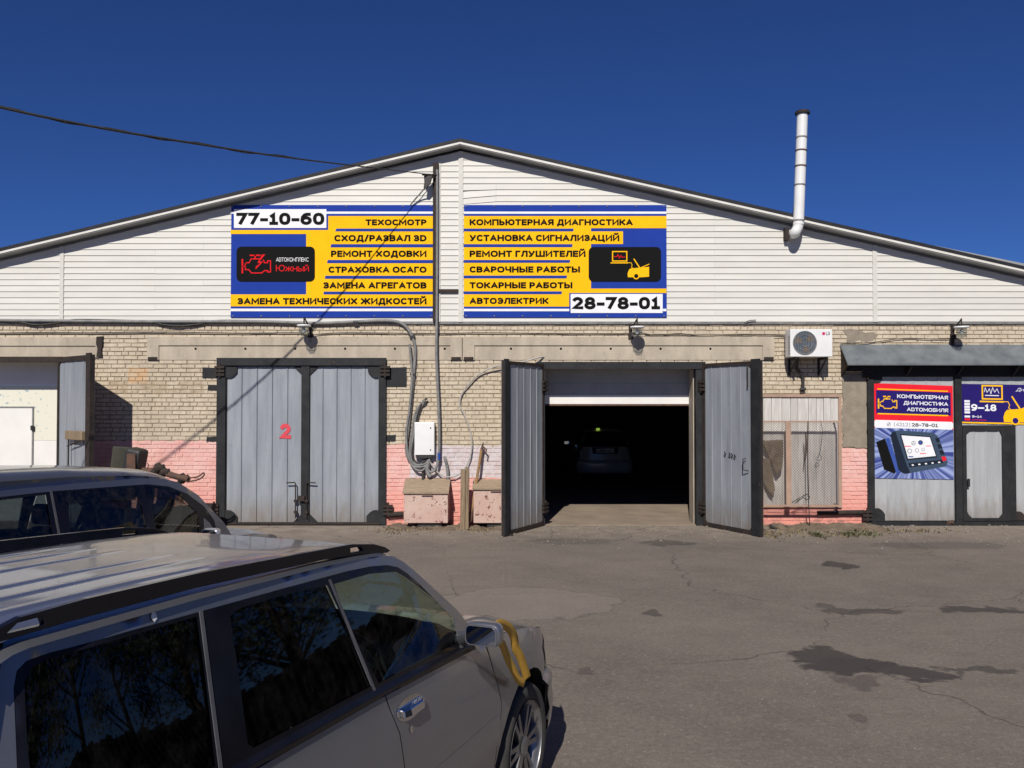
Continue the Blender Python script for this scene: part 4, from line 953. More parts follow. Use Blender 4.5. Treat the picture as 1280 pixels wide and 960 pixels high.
# air conditioner
Yc = -.44
a = at(988, 446, Yc); b = at(1040.5, 411.5, Yc)
r = thing('air_conditioner', ((a.x + b.x) / 2, 0, a.z), 'white outdoor air conditioner unit above the boarded window', 'air conditioner')
m = MB(); m.box(a.x, b.x, Yc, Yc + .30, a.z, b.z); obj('casing', m, WHITE, r, bevel=.012)
c = at(1006, 428.5, Yc); R0 = .205
m = MB(); m.lathe([(R0 + .015, -.0), (R0 + .012, -.012), (R0, -.014), (R0 - .004, .0)], lambda x, t, z: (c.x + x, Yc - .001 + t, c.z + z), 36, False); obj('fan_ring', m, CABLE, r)
m = MB(); m.lathe([(R0, 0), (.001, 0)], lambda x, t, z: (c.x + x, Yc - .002 + t, c.z + z), 36, False); obj('fan_recess', m, pm('fan_blue_grey', (.05, .085, .13), (.08, .10, .13), 4, rough=.4), r)
m = MB()
for k in range(3):
    t0 = k * 2.094 + .5; p = [(.04, t0), (.19, t0 - .25), (.195, t0 + .55), (.05, t0 + .6)]
    m.prism([(c.x + q * math.cos(t), c.z + q * math.sin(t)) for q, t in p], wall_fn(Yc - .002), .001, .004)
obj('fan_blade', m, pm('fan_reflection_brown', (.16, .10, .06), (.10, .08, .07), 4, rough=.5), r)  # brown reflection on the blades, put into their colour
m = MB()
for k in range(13):
    x = -R0 + (k + 1) * 2 * R0 / 14; h = math.sqrt(R0 * R0 - x * x); m.box(c.x + x - .003, c.x + x + .003, Yc - .014, Yc - .010, c.z - h, c.z + h)
for q in (.07, .14): m.lathe([(q + .003, -.016), (q - .003, -.016), (q - .003, -.019), (q + .003, -.019)], lambda x, t, z: (c.x + x, Yc + t, c.z + z), 28, False)
obj('fan_grille', m, CABLE, r)
g = at(1029.5, 417, Yc); m = MB(); m.lathe([(.030, 0), (.001, 0)], lambda x, t, z: (g.x + x, Yc - .002 + t, g.z + z), 16, False); obj('logo_disc', m, flat('logo_crimson', srgb(200, 60, 110)), r)
q0, q1 = at(1032.5, 419, Yc), at(1037.5, 414.5, Yc)
obj('lettering', text_mb('LG', q0.x, q1.x, q0.z, q1.z, lambda u, t, v: (u, Yc - .002, v), .02), S_GREYT, r, autos='keep')
m = MB()
for xx in (a.x + .10, b.x - .12):
    m.box(xx, xx + .035, -.46, .0, a.z - .035, a.z - .001); m.box(xx, xx + .035, -.03, .012, a.z - .33, a.z - .036)
    m.tube([(xx + .017, -.40, a.z - .04), (xx + .017, -.02, a.z - .30)], .013, 6)
obj('bracket', m, BLACKP, r)
m = MB()
for k in range(7): m.box(a.x - .006, a.x + .002, Yc + .02, Yc + .10, a.z + .06 + k * .05, a.z + .075 + k * .05)
obj('side_louvre', m, CABLE, r)
m = MB(); m.tube(smooth_path([(a.x + .20, -.25, a.z), (a.x + .22, -.12, a.z - .2), T3(1003, 470, -.05), T3(1003.5, 484, -.04), T3(1003, 489, -.02)], 4), .03, 8); m.tube([T3(1000, 487, -.05), T3(1007, 486, -.05)], .03, 6); obj('drain_bundle', m, BLKC, r)

# wall lamps
def wall_lamp(px, py, arm_px, label, mirror=1):
    """px,py: foot of the glass jar in the photograph"""
    Yl = -.33
    p = at(px, py, Yl); bx = at(arm_px, py, 0).x
    r = thing('wall_lamp', (bx, 0, p.z), label, 'lamp', 'jar lamps over the gates')
    fn = lambda x, t, z: (p.x + x, Yl + z, p.z + t)
    m = MB(); m.lathe([(.05, .155), (.05, .18), (.125, .19), (.13, .165), (.085, .150)], fn, 24); obj('shade', m, WHITE, r)
    m = MB(); m.lathe([(.03, .155), (.078, .15), (.085, .08), (.078, .02), (.05, -.015), (.02, -.022)], fn, 24); obj('glass_jar', m, G_LAMP, r)
    m = MB(); m.lathe([(.022, .14), (.032, .10), (.03, .06), (.012, .04)], fn, 14); obj('bulb', m, WHITE, r)
    m = MB()
    for k in range(6):
        t = k * math.pi / 3; m.tube([(p.x + .092 * math.cos(t), Yl + .092 * math.sin(t), p.z + z) for z in (.15, .08, .0)], .003, 4)
    m.lathe([(.095, .075), (.098, .08), (.095, .085)], fn, 20, False); obj('guard_wire', m, CABLE, r)
    m = MB(); z1 = p.z + .19
    m.box(bx - .03, bx + .03, -.035, .012, p.z - .13, z1 + .08)
    m.tube([(bx, -.03, z1 - .06), (bx + (p.x - bx) * .5, -.20, z1 + .05), (p.x, Yl, z1 + .14), (p.x, Yl, z1)], .015, 8); m.box(bx - .045, bx + .045, -.06, -.02, p.z - .02, p.z + .07)
    obj('bracket', m, RUSTP, r, bevel=.004)
wall_lamp(380, 419, 388.5, 'grey jar lamp over the closed gate numbered 2')
wall_lamp(796.5, 421, 788, 'jar lamp over the open gateway')
wall_lamp(1202, 421, 1190, 'white shaded jar lamp above the sheet canopy')

# meter cabinet
a = at(518, 569, -.16); b = at(543, 528, -.16)
r = thing('meter_cabinet', ((a.x + b.x) / 2, 0, a.z), 'white steel meter cabinet on the wall among looping cables', 'cabinet')
m = MB(); m.box(a.x, b.x, -.15, -.01, a.z, b.z); obj('box', m, WHITE, r, bevel=.006)
m = MB(); m.box(a.x + .006, b.x - .006, -.162, -.152, a.z + .006, b.z - .006); dr = obj('door', m, WHITE, r, bevel=.003)
m = MB()
for zz in (a.z + .10, b.z - .10): m.lathe([(.012, 0), (.012, .01), (.004, .012)], lambda x, t, z: (b.x - .07 + x, -.163 - t, zz + z), 10)
obj('lock', m, BLKC, dr)
m = MB(); m.box(a.x + .03, b.x - .05, -.14, -.02, a.z - .05, a.z - .002); obj('gland_plate', m, BLKC, r)

# cables
def cable(nm, pix, Y, rad, mat, label, seg=8, cat='cable', n=7, group=None):
    P = [T3(p[0], p[1], p[2] if len(p) > 2 else Y) for p in pix]
    m = MB(); m.tube(smooth_path(P, n), rad, seg); o = obj(nm, m, mat); tag(o, label, cat, group); return o
r = thing('conduit_bundle', T3(300, 402, -.06), 'grey conduit along the eave that curves down to the meter cabinet', 'conduit')
def sub(nm, pix, Y, rad, mat, seg=8, n=7):
    P = [T3(p[0], p[1], p[2] if len(p) > 2 else Y) for p in pix]
    m = MB(); m.tube(smooth_path(P, n), rad, seg); return obj(nm, m, mat, r)
sub('conduit', [(-60, 400), (60, 401), (200, 402), (320, 402), (400, 404), (470, 401), (495, 402), (507, 408), (515, 420), (519, 436), (517.5, 462), (514, 500), (511, 530), (508, 560), (512, 575), (524, 580), (531, 576)], -.055, .030, CABLE)
sub('conduit', [(512, 430), (515, 470), (512, 510), (508, 540), (510, 568), (518, 585), (528, 588), (536, 578)], -.10, .022, CABLE)
for py, px in ((421, 515.5), (468, 516), (403, 445)):
    m = MB(); c = Vector(T3(px, py, -.055)); m.box(c.x - .05, c.x + .05, -.095, .0, c.z - .02, c.z + .02); obj('clip', m, BLKC, r)
r = thing('conduit_riser', T3(545, 560, -.06), 'vertical grey pipe running from the gable down to the meter cabinet', 'conduit')
m = MB(); a = at(541, 400, -.06); b = at(548.5, 204, -.06)
m.box(a.x, b.x, -.10, -.05, a.z - .02, b.z); obj('cable_channel', m, RUSTP, r)
sub('riser_pipe', [(546.5, 212), (546.5, 300), (546, 400), (545.5, 440), (547, 480), (549, 530), (548.5, 570), (545, 585), (538, 590), (532, 583)], -.115, .026, CABLE)
sub('blue_tape', [(548.6, 566), (548.7, 575)], -.115, .030, flat('tape_blue', (.03, .08, .30)))
r = thing('spare_cable_coil', T3(520, 560, -.06), 'bundle of spare grey cable looped beside the meter cabinet', 'cable')
for k, dx in enumerate((0, 2.2, 4)):
    sub('loop', [(534 - dx, 498 + dx), (528 - dx, 503 + dx), (522 - dx, 520), (519 - dx * 1.2, 545), (515 - dx * .8, 565 + dx), (520 - dx, 578 + dx), (530, 577 + dx * 1.5), (537, 570 + dx)], -.07 - .012 * k, .018, CABLE if k else BLKC)
sub('sheath', [(536, 575), (534, 586), (535, 592), (538, 596)], -.10, .04, CABLE)
sub('sheath', [(530, 574), (529, 588), (529, 602)], -.06, .028, BLKC)
cable('pale_service_cable', [(680, 446, -.02), (672, 447, -.1), (655, 452, -.12), (620, 458, -.10), (600, 467, -.06), (588, 478, -.06), (577, 493, -.05), (575, 507, -.05), (581, 520, -.05), (588, 540, -.05), (590, 558, -.06), (586, 576, -.08), (577, 590, -.09), (565, 596, -.09), (552, 594, -.09), (541, 583, -.09), (536, 573, -.10)], -.06, .014, CABLEL, 'pale cable hanging in a wide bow right of the meter cabinet')
cable('wall_pipe_stub', [(556, 572, -.02), (556.5, 574, -.10), (559, 585, -.08), (560, 600, -.06)], -.05, .030, CABLE, 'short dark grey hose ending above the left bin', cat='hose')
cable('sagging_wire', [(-40, 401), (20, 402.5), (45, 406), (70, 404), (95, 400), (160, 401), (185, 402), (205, 406), (225, 407.5), (250, 405), (275, 401), (350, 402)], -.05, .020, BLKC, 'black cable sagging under the eave at the left')
cable('long_wall_wire', [(-40, 417), (60, 415.5), (110, 416), (200, 415), (300, 416.5), (372, 416), (384, 419), (430, 416), (546, 417), (600, 416), (700, 417), (786, 417), (800, 416), (820, 419), (850, 417), (880, 420), (950, 418), (985, 420)], -.03, .009, BLKC, 'thin black wire strung across the whole brick wall')
cable('lamp_wire', [(786, 418), (880, 420, -.02), (940, 418)], -.045, .006, BLKC, 'loose thin wire right of the lamp over the gateway')
cable('canopy_wire', [(1052, 430), (1090, 428), (1130, 423), (1180, 424), (1190, 421)], -.03, .007, BLKC, 'thin wire to the lamp above the canopy')
cable('eave_wire_end', [(930, 404), (936, 401), (945, 400)], -.07, .008, BLKC, 'short wire end curling out from under the siding')
# overhead line and its bracket
att = at(536, 218, -.22)
P = [tuple(att), (-4.30, -3.0, 6.15), (-7.15, -5.5, 6.13), (-11.5, -9.3, 6.75), (-19, -16, 8.4)]
m = MB(); pp = smooth_path(P, 14); m.tube(pp, [min(.018, .0075 + .0006 * i) for i in range(len(pp))], 8)
m.tube([p + Vector((0, 0, .026 * math.sin(i * 1.3))) for i, p in enumerate(pp)][10:], .007, 5)
tag(obj('overhead_wire', m, BLKC), 'black overhead wire crossing the sky to the gable bracket', 'cable')
r = thing('wire_bracket', T3(545, 222, -.1), 'small dark wire bracket with a hanging tail under the gable peak', 'bracket')
m = MB(); m.tube([T3(547, 219, -.11), T3(536, 218.5, -.22), T3(528, 218, -.30)], .022, 8); m.tube([T3(546, 224, -.11), T3(538, 219, -.22)], .015, 6); obj('arm', m, RUSTP, r)
m = MB(); m.prism([(lambda p: (p.x, p.z))(at(*q, -.22)) for q in ((530, 220), (541, 220), (538, 230), (533, 236), (529.5, 235), (530.5, 228))], wall_fn(-.20), 0, .05); obj('insulator', m, BLKC, r, bevel=.01)
sub('tail_wire', [(531, 235, -.22), (526, 241, -.16), (519, 249, -.10), (513, 256, -.075)], -.2, .014, CABLE)
m = MB(); a = at(546.5, 365.8, -.06); b = at(573, 361.5, -.06); m.box(a.x, b.x, -.075, -.053, a.z, b.z); tag(obj('gap_batten', m, RUSTP), 'dark horizontal batten between the two service signs', 'batten')

# ------------------------------------------------------------------ things standing at the foot of the wall
def bin_(x0, x1, yb, yf, z0, zf, zbk, label):
    r = thing('sloping_bin', ((x0 + x1) / 2, (yb + yf) / 2, z0), label, 'bin', 'sloping lid bins by the meter cabinet')
    m = MB(); m.prism([(yb, z0), (yf, z0), (yf, zf), (yb, zbk)], lambda u, t, v: (t, u, v), x0, x1); obj('box', m, BINM, r, bevel=.008)
    m = MB(); m.prism([(yb, zbk + .003), (yf - .035, zf + .003 - .02), (yf - .035, zf + .022), (yb, zbk + .03)], lambda u, t, v: (t, u, v), x0 - .02, x1 + .02); lid = obj('lid', m, LIDM, r, bevel=.005)
    m = MB(); m.box((x0 + x1) / 2 - .08, (x0 + x1) / 2 + .12, yf - .05, yf - .036, zf - .035, zf - .018); obj('hasp', m, RUST, lid)
    m = MB(); m.box(x0 + .25, x1 - .12, yf + .05, yb, 0, z0 - .002); obj('support_block', m, BLKC, r)
yf = -.42
bin_(X(505, yf), X(560, yf), -.03, yf, .10, at(0, 616, yf).z, at(0, 600, -.05).z, 'sloping lid bin below the meter cabinet with flaking red spots')
bin_(X(592, yf), X(645, yf), -.03, yf, .10, at(0, 611, yf).z, at(0, 601, -.05).z, 'sloping lid bin half hidden behind the open gate leaf')
r = thing('timber_post', (X(580, -.55), -.55, 0), 'short grey split timber post standing between the two bins', 'post')
def tw(x0, x1, y0, y1, h, nm, dx=0):
    m = MB(); m.add([(x0, y0, 0), (x1, y0, 0), (x1, y1, 0), (x0, y1, 0), (x0 + dx, y0, h - .015), (x1 + dx, y0, h), (x1 + dx, y1, h - .01), (x0 + dx, y1, h)], [(0, 1, 2, 3), (4, 5, 6, 7), (0, 1, 5, 4), (1, 2, 6, 5), (2, 3, 7, 6), (3, 0, 4, 7)]); return obj(nm, m, WOOD, r, bevel=.008)
x = X(575.5, -.55); tw(x, x + .085, -.60, -.50, 1.09, 'plank', .01); tw(x + .088, x + .15, -.585, -.49, 1.13, 'plank', .012)
r = thing('old_shovel', (X(590, -.3), -.3, 0), 'rusty tool with a long wooden handle leaning on the wall', 'tool')
m = MB(); m.tube([T3(589, 640, -.35), T3(594, 612, -.26), T3(602, 562, -.12)], .026, 8); obj('handle', m, pm('orange_worn_wood', (.34, .19, .08), (.22, .13, .06), 6, (8, 8, 1), rough=.8), r)
m = MB(); m.tube([T3(602, 563, -.12), T3(604, 553, -.12)], [.03, .008], 6); obj('tip', m, RUST, r)
m = MB(); m.tube([T3(603, 558, -.12), T3(608, 562, -.16), T3(607, 568, -.16)], .016, 6); obj('hook', m, RUST, r)
m = MB(); m.tube([T3(589, 640, -.35), T3(588, 652, -.4)], [.05, .03], 7); obj('head', m, RUST, r)
m = MB(); rr = random.Random(9)
for k in range(9):
    c = ag(rr.uniform(583, 596), rr.uniform(648, 656)); s_ = rr.uniform(.04, .10)
    m.lathe([(.002, s_), (s_ * .8, s_ * .75), (s_, s_ * .3), (s_ * .9, 0)], lambda x, t, z, c=c: (c.x + x * rr.uniform(.8, 1.1), c.y + z, t), 7)
tag(obj('rubble_heap', m, BLKC), 'small heap of dark lumps at the foot of the leaning tool', 'rubble')
# sacks hung in the window grille
def sack(pix, label, d0, d1):
    m = MB(); m.prism([(lambda p: (p.x, p.z))(at(*q, -.2)) for q in pix], wall_fn(-.0), d0, d1); o = obj('hanging_sack', m, SACK, bevel=.02); tag(o, label, 'sack', 'brown sacks in the window grille')
sack([(951, 549), (958, 551), (979, 549.5), (979.5, 565), (978, 585), (974, 590), (972, 594), (968, 588), (963, 575), (957, 562)], 'upper brown sack wedged behind the window grille', .10, .21)
sack([(948, 573), (965, 573.5), (966, 590), (970, 612), (966, 621), (962, 616), (955, 602), (949, 590)], 'lower brown sack wedged behind the window grille', .06, .17)
cable('chain_strip', [(1010, 527, -.30), (1009.5, 560, -.30), (1010, 600, -.31), (1012, 657, -.30)], -.3, .009, BLKC, 'thin dark rod hanging down the middle of the window grille', cat='rod')
cable('rusty_chain', [(1007, 540, -.3), (1008, 560, -.3), (1006.5, 575, -.3)], -.3, .014, RUST, 'short rusty chain on the window grille', cat='chain')
cable('wire_hanger', [(1026, 526, -.29), (1028, 540, -.29), (1025, 565, -.29), (1021, 575, -.29), (1027, 574, -.29), (1024, 566, -.29)], -.3, .005, BLKC, 'twisted wire hook on the right of the window grille', cat='hook', n=3)
cable('wire_triangle', [(1018, 584, -.29), (1024, 582, -.29), (1021, 578, -.29), (1018, 584, -.29)], -.3, .005, BLKC, 'small wire triangle hanging on the window grille', cat='hook', n=2)
cable('steel_scissors', [(990, 628, -.29), (1004, 620, -.29), (1009, 618, -.29), (1012, 622, -.29), (1008, 625, -.29), (1004, 622, -.29), (994, 629, -.29)], -.3, .008, BLKC, 'pair of dark tongs resting at the bottom of the grille', cat='tongs', n=3)
# scrap pile at the left
r = thing('seat_scrap', (X(175, -.9), -.9, 0), 'dark old seat and boards piled in the shade of the left gate leaf', 'scrap')
def boxrot(nm, px, py, w_, d_, h_, Y, rot, mat, tilt=0, bev=.02):
    c = Vector(T3(px, py, Y)); R = Matrix.Rotation(rot, 3, 'Z') @ Matrix.Rotation(tilt, 3, 'Y'); m = MB(); m.box(-w_ / 2, w_ / 2, -d_ / 2, d_ / 2, -h_ / 2, h_ / 2, lambda x, y, z: tuple(c + R @ Vector((x, y, z)))); return obj(nm, m, mat, r, bevel=bev)
boxrot('seat_back', 149, 592, .30, .12, .95, -.75, .3, pm('olive_cloth', (.06, .058, .042), (.04, .04, .03), 5, rough=.95), .1)
boxrot('seat_cushion', 167, 590, .30, .3, .85, -.9, -.2, BLKC, .18, .06); boxrot('board', 164, 596, .14, .05, .8, -1.1, .2, RUST, 0, .004); boxrot('headrest', 168, 568, .2, .14, .2, -.9, -.2, BLKC, .3, .05)
r = thing('axle_scrap', (X(215, -1.0), -1.0, 0), 'rusty axle and linkage scrap heap in front of the pink wall', 'scrap')
sub('axle_tube', [(178, 588, -1.0), (200, 590, -1.0), (222, 596, -1.05), (236, 599, -1.1)], -1, .055, RUST)
sub('linkage', [(232, 598, -1.1), (247, 596, -1.1), (254, 591, -1.1), (255, 594, -1.1), (249, 599, -1.1), (236, 602, -1.1)], -1, .014, RUST, 6, 3)
sub('bent_rod', [(197, 588, -1), (196, 583, -1), (201, 580, -1)], -1, .012, RUST, 6, 3); sub('bent_rod', [(182, 587, -1), (186, 582, -1), (184, 579, -1)], -1, .01, RUST, 6, 3)
for px, py, s_ in ((199, 585, .10), (206, 590, .09), (229, 598, .10), (226, 602, .06), (194, 590, .08)):
    c = Vector(T3(px, py, -1.02)); m = MB(); rr = random.Random(int(px)); m.lathe([(.01, -s_), (s_ * .8, -s_ * .6), (s_, 0), (s_ * .6, s_ * .4), (s_ * .7, s_ * .8), (.02, s_)], lambda x, t, z: (c.x + t, c.y + x, c.z + z), 9); obj('gear_lump', m, RUSTP, r)
m = MB()
for k in range(30):
    x = X(rr.uniform(140, 262), -1.0); y = rr.uniform(-1.3, -.2); h = rr.uniform(.1, .5); s_ = rr.uniform(.05, .2); a = rr.uniform(0, 3)
    m.box(-s_, s_, -s_ * .6, s_ * .6, 0, h, lambda u, v, z: (x + u * math.cos(a) - v * math.sin(a) + z * .2, y + u * math.sin(a) + v * math.cos(a), z))
tag(obj('scrap_base', m, RUSTP), 'low pile of mixed rusty parts under the axle scrap', 'scrap')
# litter under the window, weeds, stones
r = thing('torn_rubber', (X(975, -.5), -.5, 0), 'torn black rubber strips on the ground under the window grille', 'litter')
sub('strip', [(962, 656, -.45), (970, 661, -.5), (984, 665, -.5), (996, 668, -.5)], -.5, .03, RUBBER, 5); sub('strip', [(982, 658, -.4), (988, 663, -.5), (994, 668, -.55)], -.5, .018, RUBBER, 5); sub('strip', [(966, 665, -.6), (978, 669, -.65), (986, 666, -.6)], -.5, .02, RUBBER, 5)
LEAFG = pm('weed_green', (.075, .085, .04), (.13, .115, .06), 20, rough=.7); DRY = pm('dry_grass', (.22, .17, .09), (.14, .11, .06), 20, rough=.8)
def tufts(nm, spots, mat, lab, seed, hmax=.12, per=60, cat='weeds'):
    rr = random.Random(seed); m = MB()
    for (px, py, rx, ry) in spots:
        c = ag(px, py); e = ag(px + rx, py); f = ag(px, py - ry)
        for k in range(per):
            x = c.x + rr.gauss(0, .45) * (e.x - c.x); y = c.y + rr.gauss(0, .45) * (f.y - c.y); h = rr.uniform(.3, 1) * hmax; a = rr.uniform(0, 6.28); wd = rr.uniform(.006, .014); l = rr.uniform(.2, 1.1) * h
            dx, dy = math.cos(a), math.sin(a)
            m.add([(x - dy * wd, y + dx * wd, .002), (x + dy * wd, y - dx * wd, .002), (x + dx * l * .6 + dy * wd, y + dy * l * .6 - dx * wd, h * .75), (x + dx * l * .6 - dy * wd, y + dy * l * .6 + dx * wd, h * .75), (x + dx * l * 1.3, y + dy * l * 1.3, h)], [(0, 1, 2, 3), (3, 2, 4)])
    o = obj(nm, m, mat); tag(o, lab, cat); o['kind'] = 'stuff'
tufts('green_weeds', [(1082, 668, 15, 4), (1010, 657, 6, 2), (561, 654, 5, 3), (590, 654, 8, 3), (1062, 669, 10, 3), (1022, 670, 8, 3)], LEAFG, 'low green weeds along the foot of the wall', 4, .07, 110)
tufts('dry_grass', [(500, 663, 45, 5), (540, 660, 30, 4), (600, 662, 25, 4), (990, 666, 40, 6), (1060, 668, 50, 5), (960, 668, 12, 6), (1140, 664, 60, 3), (505, 652, 12, 3)], DRY, 'dry grass and dead stalks along the foot of the wall', 5, .045, 150)
m = MB(); rr = random.Random(11)
for k in range(1500):
    px = rr.choice((rr.uniform(480, 660), rr.uniform(900, 1085), rr.uniform(660, 900), rr.uniform(1085, 1280))); py = 656 + abs(rr.gauss(0, 11)); c = ag(px, py); s_ = rr.uniform(.006, .022) * rr.choice((1, 1, 1, 1.7))
    if c.y > -.05 or (c.y > -1.3 and 660 < px < 676): continue
    q = [(c.x + s_ * math.cos(t + rr.uniform(-.3, .3)), c.y + s_ * .8 * math.sin(t), rr.uniform(0, .3) * s_) for t in (0, 1.25, 2.5, 3.8, 5)]
    m.add(q + [(c.x, c.y, s_ * .8)], [(0, 1, 5), (1, 2, 5), (2, 3, 5), (3, 4, 5), (4, 0, 5)])
o = obj('gravel', m, pm('gravel_stone', (.28, .24, .20), (.12, .10, .085), 40, rough=.9)); tag(o, 'loose gravel and crumbs of mortar in front of the gates', 'gravel'); o['kind'] = 'stuff'
m = MB()
for k in range(700):
    c = Vector((rr.uniform(-3, 9), rr.uniform(-13, -1.2), 0)); s_ = rr.uniform(.003, .009)
    q = [(c.x + s_ * math.cos(t), c.y + s_ * math.sin(t), 0) for t in (0, 1.25, 2.5, 3.8, 5)]; m.add(q + [(c.x, c.y, s_ * .7)], [(0, 1, 5), (1, 2, 5), (2, 3, 5), (3, 4, 5), (4, 0, 5)])
o = obj('grit', m, pm('pale_grit', (.30, .27, .24), (.2, .17, .15), 40, rough=.9)); tag(o, 'scattered pale grit on the worn asphalt yard', 'grit'); o['kind'] = 'stuff'

# ------------------------------------------------------------------ vehicles
# car frame: x to the car's right, -y = distance b behind the front axle, z up; l = distance inboard of the outer side plane
def interp(tab, b):
    if b <= tab[0][0]: return tab[0][1]
    for (a, u), (c, v) in zip(tab, tab[1:]):
        if b <= c:
            t = (b - a) / (c - a); return u + (v - u) * t
    return tab[-1][1]
def resample(poly, step, closed=True):
    out = []; n = len(poly)
    for i in range(n if closed else n - 1):
        a, b = poly[i], poly[(i + 1) % n]; k = max(1, int(math.hypot(b[0] - a[0], b[1] - a[1]) / step))
        out += [(a[0] + (b[0] - a[0]) * j / k, a[1] + (b[1] - a[1]) * j / k) for j in range(k)]
    return out
def inside(p, poly):
    x, y = p; c = False; n = len(poly); j = n - 1
    for i in range(n):
        if (poly[i][1] > y) != (poly[j][1] > y) and x < (poly[j][0] - poly[i][0]) * (y - poly[i][1]) / (poly[j][1] - poly[i][1]) + poly[i][0]: c = not c
        j = i
    return c
def patch(m, outer, fn, holes=(), step=.06, grid=None):
    outer = resample(outer, step); holes = [resample(h, step) for h in holes]; g = grid or step
    vs = []; es = []
    for l in [outer] + holes:
        k = len(vs); vs += l; es += [(k + i, k + (i + 1) % len(l)) for i in range(len(l))]
    xs = [p[0] for p in outer]; ys = [p[1] for p in outer]; y = min(ys) + g / 2
    r = random.Random(1)
    while y < max(ys):
        x = min(xs) + g / 2
        while x < max(xs):
            p = (x + r.uniform(-.1, .1) * g, y + r.uniform(-.1, .1) * g)
            if inside(p, outer) and not any(inside(p, h) for h in holes): vs.append(p)
            x += g
        y += g
    rv, re, rf, *_ = delaunay_2d_cdt([Vector(p) for p in vs], es, [], 0, 1e-5)
    tris = []
    for f in rf:
        c = (sum(rv[i][0] for i in f) / len(f), sum(rv[i][1] for i in f) / len(f))
        if inside(c, outer) and not any(inside(c, h) for h in holes): tris.append(tuple(f))
    m.add([fn(p[0], p[1]) for p in rv], tris, True)
    return m
def offset_poly(poly, d):
    """inward offset of a simple polygon (same orientation test)"""
    n = len(poly); area = sum(poly[i][0] * poly[(i + 1) % n][1] - poly[(i + 1) % n][0] * poly[i][1] for i in range(n)); s = 1 if area > 0 else -1; out = []
    for i in range(n):
        a, b, c = Vector(poly[i - 1]), Vector(poly[i]), Vector(poly[(i + 1) % n])
        n1 = Vector((-(b - a).y, (b - a).x)).normalized() * s; n2 = Vector((-(c - b).y, (c - b).x)).normalized() * s
        h = (n1 + n2); h = h / max(.35, h.length_squared / 2) ; out.append(tuple(b + h * d / 1.0 * .5 * 2 / 2 if False else b + h * (d / 1.0) * .5 * 1.0 if h.length == 0 else b + h * d * .5 * (2 / max(1e-6, 1)) * .5 * 2 * .5))
    return out
class Car: rcrown = .07; mirror_mat = None
def wheel(S, b, side, root, rim_mat, spokes=6):
    R = S.wr; rr_ = R * S.rimf; x0 = (S.W / 2 - .015) * side
    fn = lambda x, t, z: (x0 - side * t, -b + x, R + z)
    m = MB(); wd = .20
    m.lathe([(rr_ + .004, .012), (rr_ + .022, .002), (R - .045, -.006), (R - .015, .006), (R, .028), (R, wd - .028), (R - .015, wd - .006), (rr_ + .02, wd), (rr_, wd - .01)], fn, 56, False)
    for t in (.06, .10, .14): m.lathe([(R + .0015, t - .014), (R + .0015, t + .014)], fn, 56, False)
    w_ = obj('wheel', m, TYREM, root, local=True)
    m = MB(); m.lathe([(rr_ + .008, .0), (rr_ + .008, .010), (rr_ - .012, .016), (rr_ - .03, .055), (rr_ - .035, .19), (rr_ - .034, .19)], fn, 56, False)
    m.lathe([(.055, .016), (.05, .012), (.02, .010), (.001, .010)], fn, 24, False)
    for k in range(spokes):
        for dt in (-.14, .14):
            t = 2 * math.pi * k / spokes; t1 = t + dt * 1.15; t0 = t + dt * 1.6
            p = [(.045, t0 - .38, .022), (.045, t0 + .38, .022), (rr_ - .02, t1 + .055, .020), (rr_ - .02, t1 - .055, .020)]
            q = [(a, b2, c + .035) for a, b2, c in p]
            v = [fn(a * math.cos(g), c, a * math.sin(g)) for a, g, c in p + q]
            m.add(v, [(0, 1, 2, 3), (4, 5, 6, 7), (0, 1, 5, 4), (1, 2, 6, 5), (2, 3, 7, 6), (3, 0, 4, 7)])
    obj('rim', m, rim_mat, w_, local=True)
    m = MB(); m.lathe([(rr_ - .05, .09), (.03, .09)], fn, 32, False); obj('brake_disc', m, RUSTP, w_, local=True)
